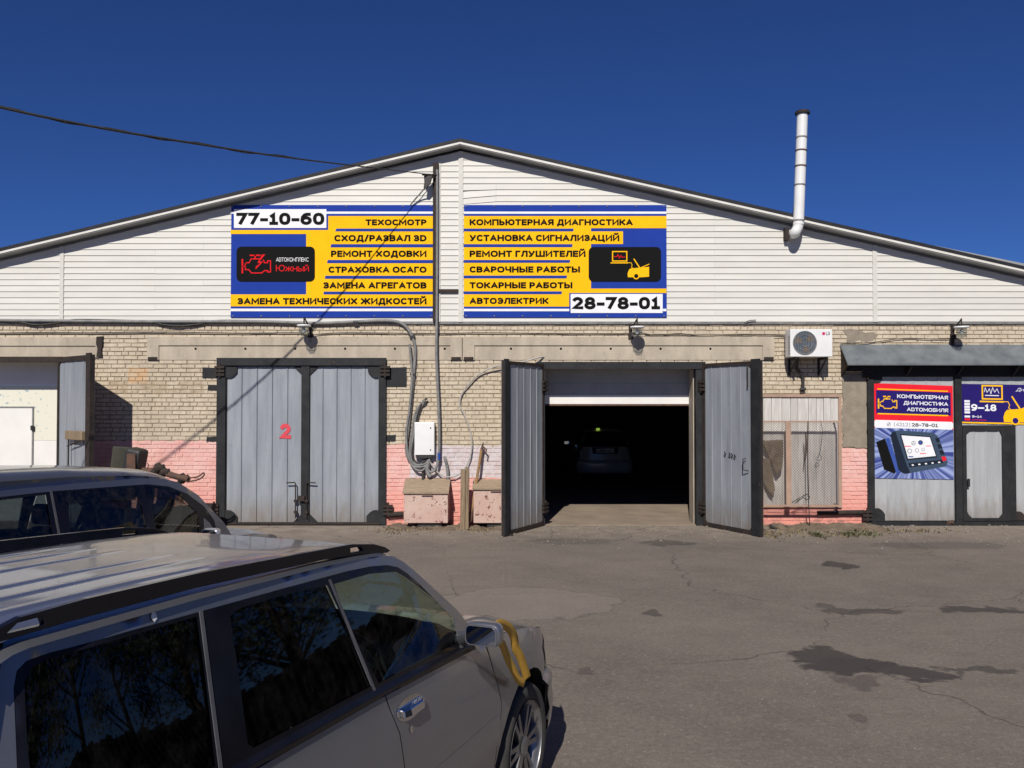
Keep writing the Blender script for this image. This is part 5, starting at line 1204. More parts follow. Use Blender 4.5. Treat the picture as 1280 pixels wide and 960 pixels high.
def build_car(S, root):
    W = S.W; H = W / 2
    def lat(b, h):
        hb = interp(S.belt, b); hg = interp(S.gut, b)
        if h > hb:
            t = min(1.15, (h - hb) / max(.05, S.top - hb)); l = S.lb + (S.lg - S.lb) * t
        elif h > .70: l = S.lb * ((h - .70) / (hb - .70)) ** 1.8
        else: l = .07 * ((.70 - h) / .45) ** 2
        if b < .2: l += .26 * ((.2 - b) / 1.0) ** 3
        if b > S.rear - .6: l += .12 * ((b - S.rear + .6) / .6) ** 2
        return l
    def P(b, l, h, side=1): return (side * (H - l), -b, h)
    def sf(side, out=0.0): return lambda b, h: P(b, lat(b, h) - out, h, side)
    hood = lambda b: interp(S.hood, b)
    belt = lambda b: interp(S.belt, b)
    fr = S.fr; rear = S.rear; wb = S.wb; ar = S.wr + .085
    def arch(b0, n=14, lo=.38):
        a0 = math.asin((lo - S.wr) / ar); return [(b0 + ar * math.cos(t), S.wr + ar * math.sin(t)) for t in [a0 + (math.pi - 2 * a0) * k / n for k in range(n + 1)]]
    A1_ = arch(0); A2_ = arch(wb)
    cowl = S.cowl; d1, d2, d3 = S.doors     # front seam, B seam, C seam
    hb_line = lambda a, c, n=6: [(a + (c - a) * k / n, belt(a + (c - a) * k / n)) for k in range(n + 1)]
    for side in (1, -1):
        g = .003
        # fender
        top = [(x, hood(x)) for x in (fr + .12, fr + .3, fr + .5, -.1, .15, d1 - .02)]
        pl = [(d1 - g, .38)] + [(d1 + .0 - g, .55), (d1 - .03 - g, .72), (d1 + .02 - g, .9)] + [(d1 + .03, hood(d1))] + list(reversed(top))[1:] + [(fr + .10, .64), (-math.sqrt(ar * ar - (.62 - S.wr) ** 2) - .0, .62)]
        pl += [p for p in reversed(A1_) if not (p[0] < 0 and p[1] < .625)]
        pl = list(pl); m = MB(); patch(m, pl, sf(side), step=.045); obj('fender', m, S.paint, root, local=True, autos='keep')
        # doors
        hd = []
        pl = [(d1 + g, .38), (d1 + g, .55), (d1 - .03 + g, .72), (d1 + .02 + g, .9), (d1 + .05, belt(d1 + .05) - .0)] + hb_line(d1 + .1, d2 - .01) + [(d2 - .02, 1.04), (d2 - .06, .93), (d2 - .065, .8), (d2 - .075, .6), (d2 - .06, .38)]
        m = MB(); patch(m, pl, sf(side), step=.055); fd = obj('front_door', m, S.paint, root, local=True, autos='keep')
        pl = [(d2 - .06 + 2 * g, .38), (d2 - .075 + 2 * g, .6), (d2 - .065 + 2 * g, .8), (d2 - .06 + 2 * g, .93), (d2 - .02 + 2 * g, 1.04)] + hb_line(d2, d3 - .02) + [(d3 - .01, .95)] + [(d3 - .05, .80)] + [(x, z) for x, z in reversed(A2_) if x < d3 - .10] + [(min(x for x, z in A2_) - .03, .38)]
        m = MB(); patch(m, pl, sf(side), step=.055); rd = obj('rear_door', m, S.paint, root, local=True, autos='keep')
        pl = [(d3 - .02 + g, belt(d3))] + hb_line(d3, rear - .05)[1:] + [(rear - .02, .62), (max(x for x, z in A2_) + .0, .62)] + [(x, z) for x, z in A2_ if x > d3 - .10 and not (x > wb and z < .62)] + [(d3 - .05 + g, .80), (d3 - .01 + g, .95)]
        m = MB(); patch(m, pl, sf(side), step=.055); obj('rear_quarter', m, S.paint, root, local=True, autos='keep')
        # dark inner shell so that seams read dark
        m = MB(); patch(m, [(fr + .3, .60), (fr + .3, hood(fr + .3) - .04)] + [(x, min(hood(x), belt(x)) - .03) for x in (0, .3)] + [(x, belt(x) - .02) for x in (.7, 1.5, 2.2, rear - .15)] + [(rear - .15, .62)] + [(x, z) for x, z in A2_] + [(x, z) for x, z in A1_], sf(side, -.012), step=.09)
        obj('inner_panel', m, MATBLK, root, local=True, autos='keep')
        # sill and side moulding
        m = MB(); s0, s1 = max(x for x, z in A1_), min(x for x, z in A2_)
        n = 20; rows_ = [(.24, .05), (.27, .0), (.34, -.012), (.385, -.012), (.40, .01)]
        vs = [P(s0 + (s1 - s0) * k / n, lat(s0 + (s1 - s0) * k / n, z) + o_, z, side) for z, o_ in rows_ for k in range(n + 1)]
        m.add(vs, [(r0 * (n + 1) + k, r0 * (n + 1) + k + 1, (r0 + 1) * (n + 1) + k + 1, (r0 + 1) * (n + 1) + k) for r0 in range(len(rows_) - 1) for k in range(n)], True); obj('sill', m, S.paint, root, local=True, autos='keep')
        def moulding(a, c, z0, z1, par, mat):
            m = MB(); n = 14; rw = [(z0, .0), (z0 + .004, .010), (z0 + .04, .012), (z1 - .05, .009), (z1, .001)]
            vs = [P(a + (c - a) * k / n, lat(a + (c - a) * k / n, z) - o_, z, side) for z, o_ in rw for k in range(n + 1)]
            fs = [(r0 * (n + 1) + k, r0 * (n + 1) + k + 1, (r0 + 1) * (n + 1) + k + 1, (r0 + 1) * (n + 1) + k) for r0 in range(4) for k in range(n)]
            fs += [tuple(r0 * (n + 1) for r0 in range(5)), tuple(r0 * (n + 1) + n for r0 in range(5))]
            m.add(vs, fs, False); obj('side_moulding', m, mat, par, local=True)
        moulding(d1 + .0, d2 - .085, .52, .68, fd, S.paint); moulding(d2 - .06, s1 + .02 if s1 < d3 else d3 - .1, .52, .68, rd, S.paint)
        # handles
        def handle(b, par):
            h = belt(b) - .12
            m = MB(); f2 = sf(side)
            prof = [(b - .10, 0), (b - .10, .022), (b - .06, .038), (b + .05, .038), (b + .09, .024), (b + .09, 0)]
            zz = [h - .018, h + .018]
            vs = [P(bb, lat(bb, z) - o_, z, side) for z in zz for bb, o_ in prof]; n = len(prof)
            m.add(vs, [tuple(range(n)), tuple(reversed(range(n, 2 * n)))] + [(i, (i + 1) % n, n + (i + 1) % n, n + i) for i in range(n)])
            obj('handle', m, S.handle, par, local=True, bevel=.006)
            m = MB(); e = [(b + .10 * math.cos(t) * 1.15, h + .045 * math.sin(t)) for t in [k * math.pi / 10 for k in range(20)]]
            patch(m, e, sf(side, .002), step=.05); obj('handle_recess', m, S.handle if S.chrome_cup else MATBLK, par, local=True, autos='keep')
            m = MB(); e = [(b + .02 + .014 * math.cos(t), h - .085 + .018 * math.sin(t)) for t in [k * math.pi / 5 for k in range(10)]]
            patch(m, e, sf(side, .003), step=.05); obj('lock', m, CHROME, par, local=True, autos='keep')
        handle(d2 - .17, fd); handle(d3 - .22, rd)
        # greenhouse: painted surround, black band, three panes
        sur = S.surround; m = MB()
        patch(m, S.green, sf(side), [sur], step=.05); obj('pillar_panel', m, S.paint, root, local=True, autos='keep')
        m = MB(); patch(m, sur, sf(side, .002), [p for p in S.panes], step=.05); wfm = obj('window_surround', m, BLKPL, root, local=True, autos='keep')
        for k, pn in enumerate(S.panes):
            m = MB(); f_ = sf(side, -.006); q = [Vector(f_(*p)) for p in pn]
            patch(m, pn, f_, step=.3); obj('side_window', m, S.glass[k], root, local=True, autos='keep')
        for (a, c, e_, f_) in S.dividers:
            m = MB(); fa = sf(side, .005); fb = sf(side, -.002); wv = S.divw
            vs = [fa(a, c), fa(a + wv, c), fa(e_ + wv, f_), fa(e_, f_), fb(a, c), fb(a + wv, c), fb(e_ + wv, f_), fb(e_, f_)]
            m.add(vs, [(0, 1, 2, 3), (7, 6, 5, 4), (0, 4, 5, 1), (1, 5, 6, 2), (2, 6, 7, 3), (3, 7, 4, 0)]); obj('divider_trim', m, DIVM, root, local=True)
        # belt strip
        m = MB(); n = 24; a, c = S.beltstrip; rw = [(-.028, .004), (-.026, .014), (-.002, .012), (.012, .002)]
        vs = [P(a + (c - a) * k / n, lat(a + (c - a) * k / n, belt(a + (c - a) * k / n) + dz) - o_, belt(a + (c - a) * k / n) + dz, side) for dz, o_ in rw for k in range(n + 1)]
        m.add(vs, [(r0 * (n + 1) + k, r0 * (n + 1) + k + 1, (r0 + 1) * (n + 1) + k + 1, (r0 + 1) * (n + 1) + k) for r0 in range(3) for k in range(n)], True); obj('belt_strip', m, BLKPL, root, local=True)
        # wheel arch liners and wheels
        for b0 in (0, wb):
            m = MB(); n = 16; pts = [(b0 + (ar - .004) * math.cos(math.pi * k / n), S.wr + (ar - .004) * math.sin(math.pi * k / n)) for k in range(n + 1)]
            vs = [P(bb, max(lat(bb, z), .0) + .004, z, side) for bb, z in pts] + [P(bb, .36, z, side) for bb, z in pts]
            m.add(vs, [(k, k + 1, n + 2 + k, n + 1 + k) for k in range(n)], True); m.add(vs[n + 1:], [tuple(range(n + 1))]); obj('wheel_arch', m, MATBLK, root, local=True)
            wheel(S, b0, side, root, ALLOY)
        # mirror
        mb_, mh = S.mirror
        c = Vector(P(mb_, -.095, mh, side)); m = MB()
        def sup(c, rx, ry, rz, nu=20, nv=12, e=.55):
            vs = []
            for i in range(nv + 1):
                v = -math.pi / 2 + math.pi * i / nv
                for k in range(nu):
                    u = 2 * math.pi * k / nu; q = lambda t, p: math.copysign(abs(t) ** p, t)
                    vs.append((c[0] + rx * q(math.cos(v), e) * q(math.cos(u), e), c[1] + ry * q(math.cos(v), e) * q(math.sin(u), e), c[2] + rz * q(math.sin(v), e)))
            return vs, [(i * nu + k, i * nu + (k + 1) % nu, (i + 1) * nu + (k + 1) % nu, (i + 1) * nu + k) for i in range(nv) for k in range(nu)]
        vs, fs = sup(c, .092, .042, .058); m.add(vs, fs, True)
        mir = obj('mirror', m, S.mirror_mat or S.paint, root, local=True)
        m = MB(); m.prism(rrect(c.x - .081, c.x + .081, c.z - .048, c.z + .048, .026), lambda u, t, v: (u, c.y - .038 - t, v), 0, .006); obj('mirror_rim', m, S.paint, mir, local=True)
        m = MB(); m.prism(rrect(c.x - .074, c.x + .074, c.z - .042, c.z + .042, .022), lambda u, t, v: (u, c.y - .041 - t, v), 0, .006); obj('mirror_glass', m, MIRR, mir, local=True)
        m = MB(); a0 = Vector(P(S.sail[1][0] - .04, lat(S.sail[1][0], S.sail[1][1] + .03), S.sail[1][1] + .03, side)); m.tube([a0, c + Vector((-.07 * side, .02, -.02))], [.040, .030], 10); obj('mirror_arm', m, S.paint, mir, local=True)
        sail = S.sail
        m = MB(); fa, fb = sf(side, .010), sf(side, .0); vs = [fa(*p) for p in sail] + [fb(*p) for p in sail]; m.add(vs, [(0, 1, 2, 3), (7, 6, 5, 4), (0, 4, 5, 1), (1, 5, 6, 2), (2, 6, 7, 3), (3, 7, 4, 0)]); obj('mirror_base', m, S.paint, mir, local=True)
        # roof rail
        if S.rail:
            m = MB(); l0, l1 = S.rail_l
            for ll, hole in ((l0, S.rail_holes),):
                loops = [resample(S.rail, .12)] + [list(h) for h in hole]
                m.prism(loops[0], lambda u, t, v: P(u, t, v, side), l0, l1, loops[1:])
            obj('roof_rail', m, BLKPL, root, local=True, bevel=.008)
        # lamps at the corners
        m = MB(); pl = [(fr + .14, .66), (fr + .34, .70), (fr + .40, .80), (fr + .16, hood(fr + .16) - .01)]
        patch(m, pl, sf(side, .006), step=.05); obj('headlight', m, LENS, root, local=True, autos='keep')
        m = MB(); pl = [(rear - .22, .72), (rear - .02, .70), (rear - .02, 1.08), (rear - .14, 1.10)]
        patch(m, pl, sf(side, .006), step=.05); obj('tail_light', m, REDL, root, local=True, autos='keep')
    # bonnet
    def grid(nb, nu, fn): 
        vs = [fn(i / nb, k / nu) for i in range(nb + 1) for k in range(nu + 1)]
        return vs, [(i * (nu + 1) + k, i * (nu + 1) + k + 1, (i + 1) * (nu + 1) + k + 1, (i + 1) * (nu + 1) + k) for i in range(nb) for k in range(nu)]
    def hoodf(t, u):
        s_ = 2 * u - 1; bf = fr + .02 + .13 * abs(s_) ** 3; bb = cowl + .22 * abs(s_) ** 2; b = bf + (bb - bf) * t
        hh = hood(b); l = lat(b, hh); x = s_ * (H - l); rnd = max(0, 1 - t / .10) ** 2 * .05
        cr = S.crown * (1 - abs(s_) ** 2.6) * min(1, .35 + t) - rnd
        ridge = .010 * math.exp(-((abs(s_) - .62) / .05) ** 2)
        return (x, -b, hh + cr + ridge)
    m = MB(); m.add(*grid(24, 28, hoodf), True); obj('bonnet', m, S.paint, root, local=True)
    # windscreen
    def wsf(t, u):
        s_ = 2 * u - 1; b0 = cowl + .22 * abs(s_) ** 2 - .02; b1 = S.head + .10 * abs(s_) ** 2.5
        b = b0 + (b1 - b0) * t; h0 = hood(b0) + S.crown * (1 - abs(s_) ** 2.6) - .01; h1 = interp(S.gut, b1) + .055 * (1 - abs(s_) ** 4)
        h = h0 + (h1 - h0) * t; l0 = S.lb + .03; l1 = S.lg + .01; return (s_ * (H - (l0 + (l1 - l0) * t)), -b, h + .02 * math.sin(math.pi * t))
    m = MB(); m.add(*grid(10, 20, wsf), True); obj('windscreen', m, G_CLEAR, root, local=True)
    # roof
    rb0 = S.head
    def rff(t, u):
        s_ = 2 * u - 1; b0 = rb0 + .10 * abs(s_) ** 2.5; b1 = S.roof_end; b = b0 + (b1 - b0) * t
        hg = interp(S.gut, b); cr = S.rcrown * (1 - abs(s_) ** 6)
        rid = 0
        if S.ridges and t > .42 and t < .97:
            for q in S.ridges: rid += .0045 * (1 / (1 + math.exp((abs(abs(s_) - q) - .020) / .005)))
            rid *= min(1, (t - .42) / .12) * min(1, (.97 - t) / .03)
        end = -.05 * max(0, (t - .93) / .07) ** 2 - .02 * max(0, 1 - t / .06) ** 2
        return (s_ * (H - S.lg), -b, hg + cr + rid + end)
    m = MB(); m.add(*grid(44, 110, rff), True); obj('roof', m, S.paint, root, local=True)
    # rear: hatch, glass, bumper
    rp = S.roof_end
    def backf(z0, z1, b0, b1, l0, l1, ins=0):
        def f(t, u):
            s_ = 2 * u - 1; z = z0 + (z1 - z0) * t; b = b0 + (b1 - b0) * t - .12 * abs(s_) ** 4; return (s_ * (H - (l0 + (l1 - l0) * t)), -(b - ins), z)
        return f
    zg = interp(S.gut, rp) + .02; zb_ = belt(rear)
    m = MB(); m.add(*grid(8, 24, backf(.60, zb_ + .02, rear + .06, rear + .02, .12, .15)), True); ht = obj('tailgate', m, S.paint, root, local=True)
    m = MB(); m.add(*grid(6, 24, backf(zb_ + .02, zg, rear + .02, rp + .02, .15, S.lg + .04)), True); obj('rear_window', m, G_DARK, ht, local=True)
    if S.plate:
        m = MB(); m.box(-.36, .36, -(rear + .085), -(rear + .03), .80, .98); obj('plate_recess', m, MATBLK, ht, local=True)
        m = MB(); m.box(-.26, .26, -(rear + .094), -(rear + .087), .835, .945); pl_ = obj('number_plate', m, S_PALE, ht, local=True)
        tm = text_mb('в 888 тв 27', -.24, .24, .858, .925, lambda u, t, v: (u, -(rear + .0955), v), .02); obj('plate_lettering', tm, S_BLK, ht, local=True, autos='keep')
        m = MB(); m.box(-.62, .62, -(rear + .075), -(rear + .05), .585, .60); obj('bumper_gap', m, S_BLK, root, local=True)
    def band(path, rows_, nm, mat):
        pts = [path[0]]
        P3 = [Vector((b, l, 0)) for b, l in path]; sp = smooth_path(P3, 5); full_ = [(p.x, p.y, 1) for p in sp] + [(p.x, p.y, -1) for p in reversed(sp)]
        m = MB(); n = len(full_)
        vs = [(sd * (H - l - ins), -(b + S_ * ins), z) for z, ins in rows_ for b, l, sd in full_ for S_ in ((1 if path[0][0] > path[-1][0] else -1),)]
        m.add(vs, [(r0 * n + k, r0 * n + k + 1, (r0 + 1) * n + k + 1, (r0 + 1) * n + k) for r0 in range(len(rows_) - 1) for k in range(n - 1)], True); return obj(nm, m, mat, root, local=True)
    band([(-.36, .02), (fr + .30, .045), (fr + .16, .10), (fr + .06, .22), (fr + .0, .48), (fr - .02, H - .01)], [(.22, .06), (.26, .02), (.33, .0), (.44, -.01), (.52, .0), (.58, -.005), (.63, .03), (.645, .07)], 'front_bumper', S.paint)
    band([(fr + .30, .08), (fr + .20, .12), (fr + .11, .22), (fr + .06, .48), (fr + .04, H - .01)], [(.63, .0), (.70, .0), (.78, .02), (hood(fr + .1) + .0, .05)], 'front_panel', S.paint)
    band([(wb + .36, .02), (rear - .12, .045), (rear + .0, .10), (rear + .06, .22), (rear + .10, .48), (rear + .12, H - .01)], [(.24, .06), (.28, .01), (.36, .0), (.5, -.01), (.58, .0), (.62, .04)], 'rear_bumper', S.paint)
    # underbody, cabin floor, dashboard, seats
    m = MB(); m.box(-H + .12, H - .12, -(rear - .1), -(fr + .2), .24, .50); m.box(-H + .40, H - .40, -.9, -(fr + .25), .50, .78); obj('underbody', m, MATBLK, root, local=True)
    m = MB(); m.box(-H + .14, H - .14, -(cowl + .62), -(cowl + .16), .60, hood(cowl) - .05); m.tube([(H * .45, -(cowl + .62), hood(cowl) - .12), (H * .45, -(cowl + .75), hood(cowl) - .02)], .03, 8); obj('dashboard', m, MATBLK, root, local=True, bevel=.03)
    cx = H * .45; sw = [(cx + .19 * math.cos(t), -(cowl + .78) - .05 * math.sin(t), hood(cowl) + .0 + .18 * math.sin(t)) for t in [k * math.pi / 12 for k in range(25)]]
    m = MB(); m.tube(sw, .016, 8); m.box(cx - .17, cx + .17, -(cowl + .79), -(cowl + .77), hood(cowl) - .02, hood(cowl) + .02); obj('steering_wheel', m, MATBLK, root, local=True)
    for sx in (-1, 1):
        m = MB(); x = sx * H * .45; b = cowl + 1.25
        m.box(x - .25, x + .25, -(b + .05), -(b - .45), .50, .66); m.box(x - .23, x + .23, -(b + .18), -(b + .02), .60, 1.14); st_ = obj('seat', m, MATBLK, root, local=True, bevel=.05)
        m = MB(); m.box(x - .13, x + .13, -(b + .22), -(b + .12), 1.17, 1.36); obj('headrest', m, MATBLK, st_, local=True, bevel=.04)
    m = MB(); b = cowl + 2.15; m.box(-.6, .6, -(b + .05), -(b - .45), .50, .68); m.box(-.6, .6, -(b + .2), -(b + .04), .6, 1.12); obj('rear_bench', m, MATBLK, root, local=True, bevel=.05)
    return lat, P

FWD = lambda psi: Vector((math.sin(psi), math.cos(psi), 0)); RT = lambda psi: Vector((math.cos(psi), -math.sin(psi), 0))
# near silver estate
S = Car(); S.W = 1.74; S.wr = .345; S.rimf = .70; S.wb = 2.56; S.fr = -.79; S.rear = 3.30; S.cowl = .34; S.head = 1.0; S.top = 1.62; S.lb = .075; S.lg = .20; S.crown = .055
S.belt = [(-.7, 1.0), (.76, 1.09), (1.58, 1.13), (2.15, 1.145), (3.5, 1.17)]
S.gut = [(.3, 1.04), (.50, 1.075), (.58, 1.12), (.626, 1.18), (.70, 1.258), (.808, 1.34), (.905, 1.412), (1.035, 1.51), (1.129, 1.572), (1.203, 1.607), (1.29, 1.625), (1.48, 1.64), (1.74, 1.655), (2.43, 1.675), (3.1, 1.68), (3.3, 1.675)]
S.hood = [(-.80, .77), (-.55, .86), (-.38, .92), (-.1, .985), (.2, 1.035), (.6, 1.08)]
S.doors = (.44, 1.50, 2.45)
gt = lambda b: interp(S.gut, b)
S.green = [(.50, 1.06), (.58, 1.12), (.626, 1.18), (.70, 1.258), (.808, 1.34), (.905, 1.412), (1.035, 1.51), (1.129, 1.572), (1.203, 1.607), (1.29, 1.625), (1.48, 1.64), (1.74, 1.655), (2.43, 1.675), (3.08, 1.68), (3.20, 1.60), (3.30, 1.17), (2.45, 1.15), (1.557, 1.128), (.73, 1.083)]
S.surround = [(.645, 1.084), (.674, 1.166), (.833, 1.293), (1.02, 1.447), (1.113, 1.515), (1.184, 1.556), (1.272, 1.581), (1.406, 1.598), (1.591, 1.610), (2.0, 1.622), (2.3, 1.630), (2.7, 1.641), (2.94, 1.643), (3.0, 1.637), (3.026, 1.62), (3.04, 1.58), (3.063, 1.4), (3.065, 1.185), (2.45, 1.155), (1.557, 1.132), (.73, 1.086)]
S.panes = [[(.80, 1.126), (.76, 1.140), (.771, 1.243), (.933, 1.371), (1.14, 1.504), (1.212, 1.541), (1.417, 1.570), (1.683, 1.578), (1.661, 1.475), (1.592, 1.294), (1.52, 1.153)],
           [(1.570, 1.158), (1.65, 1.381), (1.73, 1.583), (2.016, 1.600), (2.24, 1.604), (2.286, 1.590), (2.296, 1.44), (2.320, 1.20), (2.30, 1.180)],
           [(2.475, 1.19), (2.45, 1.4), (2.432, 1.622), (2.70, 1.628), (2.94, 1.630), (2.99, 1.620), (3.015, 1.59), (3.035, 1.42), (3.04, 1.20)]]
S.glass = [G_CLEAR, G_DARK, G_DARK]
S.dividers = [(1.553, 1.135, 1.700, 1.600), (2.450, 1.160, 2.403, 1.634)]; S.divw = .015
S.beltstrip = (.62, 2.44); S.mirror = (.85, 1.205); S.sail = [(.60, 1.078), (.76, 1.095), (.767, 1.236), (.675, 1.172)]
S.rail = [(1.17, 1.625), (1.22, 1.650), (1.31, 1.676), (1.48, 1.702), (1.66, 1.712), (2.38, 1.748), (2.82, 1.758), (3.02, 1.754), (3.10, 1.735), (3.14, 1.705), (2.88, 1.708), (2.40, 1.703), (1.69, 1.672), (1.41, 1.648), (1.20, 1.62)]
S.rail_holes = [[(2.95, 1.718), (2.96, 1.742), (3.03, 1.742), (3.06, 1.722)], [(1.40, 1.662), (1.42, 1.682), (1.50, 1.688), (1.50, 1.670)]]; S.rail_l = (.228, .252); S.rcrown = .042
S.ridges = (.18, .40, .62); S.roof_end = 3.16; S.paint = SILVER; S.handle = CHROME; S.chrome_cup = True; S.plate = False
psi = math.radians(22); hub = Vector((.10, -16 + 4.9, 0))
loc = hub - RT(psi) * (S.W / 2)
R1 = thing('parked_estate_car', loc, 'dusty silver estate car with roof rails parked nearest the camera', 'car', rz=-psi)
lat1, P1 = build_car(S, R1)
def wpt(b, l, h):      # car frame -> world
    v = Vector(P1(b, l, h)); return Matrix.Rotation(-psi, 4, 'Z') @ v + loc
# yellow towing strap tied to the mirror
def ribbon(pts, wd, twist):
    m = MB(); pts = smooth_path(pts, 8); n = len(pts); vs = []
    for i, p in enumerate(pts):
        d = (pts[min(i + 1, n - 1)] - pts[max(i - 1, 0)]).normalized(); a = twist[0] + (twist[1] - twist[0]) * i / (n - 1)
        side = d.cross(Vector((math.cos(a), math.sin(a), 0))).normalized(); nn = d.cross(side).normalized() * .0015
        vs += [p - side * wd / 2 + nn, p + side * wd / 2 + nn, p + side * wd / 2 - nn, p - side * wd / 2 - nn]
    fs = []
    for i in range(n - 1):
        for k in range(4): fs.append((4 * i + k, 4 * i + (k + 1) % 4, 4 * i + 4 + (k + 1) % 4, 4 * i + 4 + k))
    fs += [(0, 1, 2, 3), (4 * n - 4, 4 * n - 3, 4 * n - 2, 4 * n - 1)]
    m.add(vs, fs, True); return m
r = thing('tow_strap', wpt(.6, -.08, .8), 'orange yellow webbing strap hanging from the near car mirror', 'strap')
obj('webbing', ribbon([wpt(.80, -.12, 1.20), wpt(.68, -.09, 1.205), wpt(.58, -.08, 1.18), wpt(.47, -.07, 1.13), wpt(.39, -.06, 1.07), wpt(.34, -.05, 1.0), wpt(.27, -.05, .93), wpt(.20, -.045, .85), wpt(.14, -.04, .775)], .048, (-.9, -1.1)), STRAP, r)
obj('webbing', ribbon([wpt(.78, -.13, 1.15), wpt(.64, -.09, 1.11), wpt(.52, -.06, 1.04), wpt(.44, -.05, .96), wpt(.36, -.05, .88), wpt(.30, -.05, .82), wpt(.21, -.05, .77)], .042, (-1.0, -.8)), STRAP, r)

m = MB(); patch(m, [(2.600 + .012 * math.cos(t), 1.660 + .016 * math.sin(t)) for t in (0, 1.2, 2.4, 3.6, 4.9)], lambda b, h: P1(b, lat1(b, h) - .004, h), step=.1); obj('white_fleck', m, WHITE, R1, local=True, autos='keep')
# farther grey-blue minivan
S = Car(); S.mirror_mat = pm('silver_mirror_shell', (.60, .61, .63), (.5, .5, .52), 5, rough=.25, metal=.6); S.W = 1.72; S.wr = .32; S.rimf = .62; S.wb = 2.8; S.fr = -.80; S.rear = 3.75; S.cowl = .10; S.head = .92; S.top = 1.60; S.lb = .08; S.lg = .22; S.crown = .05
S.belt = [(-.7, .90), (.4, .955), (.8, .985), (1.4, 1.07), (2.3, 1.165), (3.8, 1.19)]
S.gut = [(.15, .92), (.30, .945), (.36, .97), (.434, 1.095), (.738, 1.40), (.976, 1.545), (1.245, 1.615), (1.526, 1.65), (2.12, 1.69), (2.8, 1.71), (3.6, 1.68)]
S.hood = [(-.8, .72), (-.6, .80), (-.3, .88), (.0, .93), (.5, .965)]
S.doors = (.34, 1.44, 2.40)
S.green = [(.30, .945), (.36, .97), (.434, 1.095), (.738, 1.40), (.976, 1.545), (1.245, 1.615), (1.526, 1.65), (2.12, 1.69), (2.8, 1.71), (3.5, 1.69), (3.62, 1.55), (3.75, 1.19), (2.3, 1.17), (1.4, 1.075), (.8, .99), (.5, .97)]
S.surround = [(.555, .976), (.578, 1.145), (.689, 1.291), (.887, 1.430), (1.107, 1.518), (1.356, 1.560), (1.49, 1.566), (2.38, 1.597), (3.25, 1.60), (3.42, 1.5), (3.5, 1.20), (2.3, 1.175), (1.4, 1.08), (.8, .995)]
S.panes = [[(.83, 1.015), (.78, 1.235), (1.0, 1.415), (1.18, 1.492), (1.33, 1.525), (1.36, 1.30), (1.37, 1.09)],
           [(1.475, 1.11), (1.495, 1.545), (2.245, 1.575), (2.285, 1.195)],
           [(2.455, 1.21), (2.43, 1.575), (3.20, 1.575), (3.34, 1.49), (3.41, 1.22)]]
S.glass = [G_VAN, G_VAN, G_VAN]; S.dividers = [(2.385, 1.175, 2.365, 1.60)]; S.divw = .02
S.beltstrip = (.56, 2.42); S.mirror = (.87, 1.06); S.sail = [(.56, .98), (.76, .99), (.72, 1.18), (.66, 1.13)]; S.rail = None; S.ridges = (); S.roof_end = 3.5; S.paint = VANP; S.handle = VANP; S.chrome_cup = False; S.plate = False
psi2 = math.radians(20); hub = Vector((-2.6, -16 + 8.9, 0)); loc2 = hub - RT(psi2) * (S.W / 2)
R2 = thing('parked_minivan', loc2, 'grey blue minivan parked beyond the silver estate car', 'car', rz=-psi2)
lat2, P2 = build_car(S, R2)
# tinted wind deflectors over the side windows
for (a, c) in ((.96, 1.40), (1.47, 2.33)):
    m = MB(); n = 10
    top = [(a + (c - a) * k / n) for k in range(n + 1)]
    zt_ = lambda b: interp([(.9, 1.42), (1.107, 1.505), (1.356, 1.548), (1.49, 1.556), (2.4, 1.588)], b)
    vs = [P2(b, lat2(b, zt_(b)) - .004, zt_(b)) for b in top] + [P2(b, lat2(b, zt_(b)) - .035, zt_(b) - .10) for b in top]
    m.add(vs, [(k, k + 1, n + 2 + k, n + 1 + k) for k in range(n)], True)
    o = obj('wind_deflector', m, glassmat('smoked_acrylic', (.30, .24, .20), .08), R2, local=True, autos='keep')

LIME, nt, p = newmat('lime_glow_sticker'); p.inputs['Base Color'].default_value = (.5, .7, .1, 1); p.inputs['Emission Color'].default_value = (.55, .85, .12, 1); p.inputs['Emission Strength'].default_value = .45  # lime reflective sticker, given a glow of its own by emission
# pale estate standing inside the garage
S = Car(); S.mirror_mat = MATBLK; S.W = 1.69; S.wr = .30; S.rimf = .62; S.wb = 2.5; S.fr = -.8; S.rear = 3.2; S.cowl = .0; S.head = .95; S.top = 1.42; S.lb = .09; S.lg = .26; S.crown = .04
S.belt = [(-.7, .88), (3.5, .98)]
S.gut = [(.1, .95), (.5, 1.15), (.9, 1.36), (1.2, 1.42), (2.0, 1.45), (3.2, 1.40)]
S.hood = [(-.8, .70), (-.3, .84), (.2, .92), (.6, .95)]; S.doors = (.42, 1.6, 2.4)
S.green = [(.2, .92), (.5, 1.15), (.9, 1.36), (1.2, 1.42), (2.0, 1.45), (2.95, 1.42), (3.05, 1.3), (3.2, .98), (1.6, .95), (.5, .92)]
S.surround = [(.55, .94), (.9, 1.25), (1.2, 1.36), (2.0, 1.39), (2.85, 1.36), (2.95, 1.0), (1.6, .97)]
S.panes = [[(.75, .99), (1.0, 1.24), (1.25, 1.33), (1.55, 1.35), (1.55, 1.0)], [(1.65, 1.0), (1.65, 1.35), (2.3, 1.36), (2.3, 1.01)], [(2.4, 1.01), (2.4, 1.35), (2.78, 1.33), (2.86, 1.03)]]
S.glass = [G_DARK] * 3; S.dividers = []; S.divw = .02; S.beltstrip = (.6, 2.4); S.mirror = (.8, 1.0); S.sail = [(.6, .95), (.8, .96), (.78, 1.06), (.7, 1.03)]; S.rail = None; S.ridges = (); S.roof_end = 2.95; S.paint = WAGP; S.handle = WAGP; S.chrome_cup = False; S.plate = True
loc3 = Vector((2.66, 8.6 + S.rear, .012))
R3 = thing('garaged_estate_car', loc3, 'pale estate car seen from behind deep inside the dark garage', 'car')
build_car(S, R3)
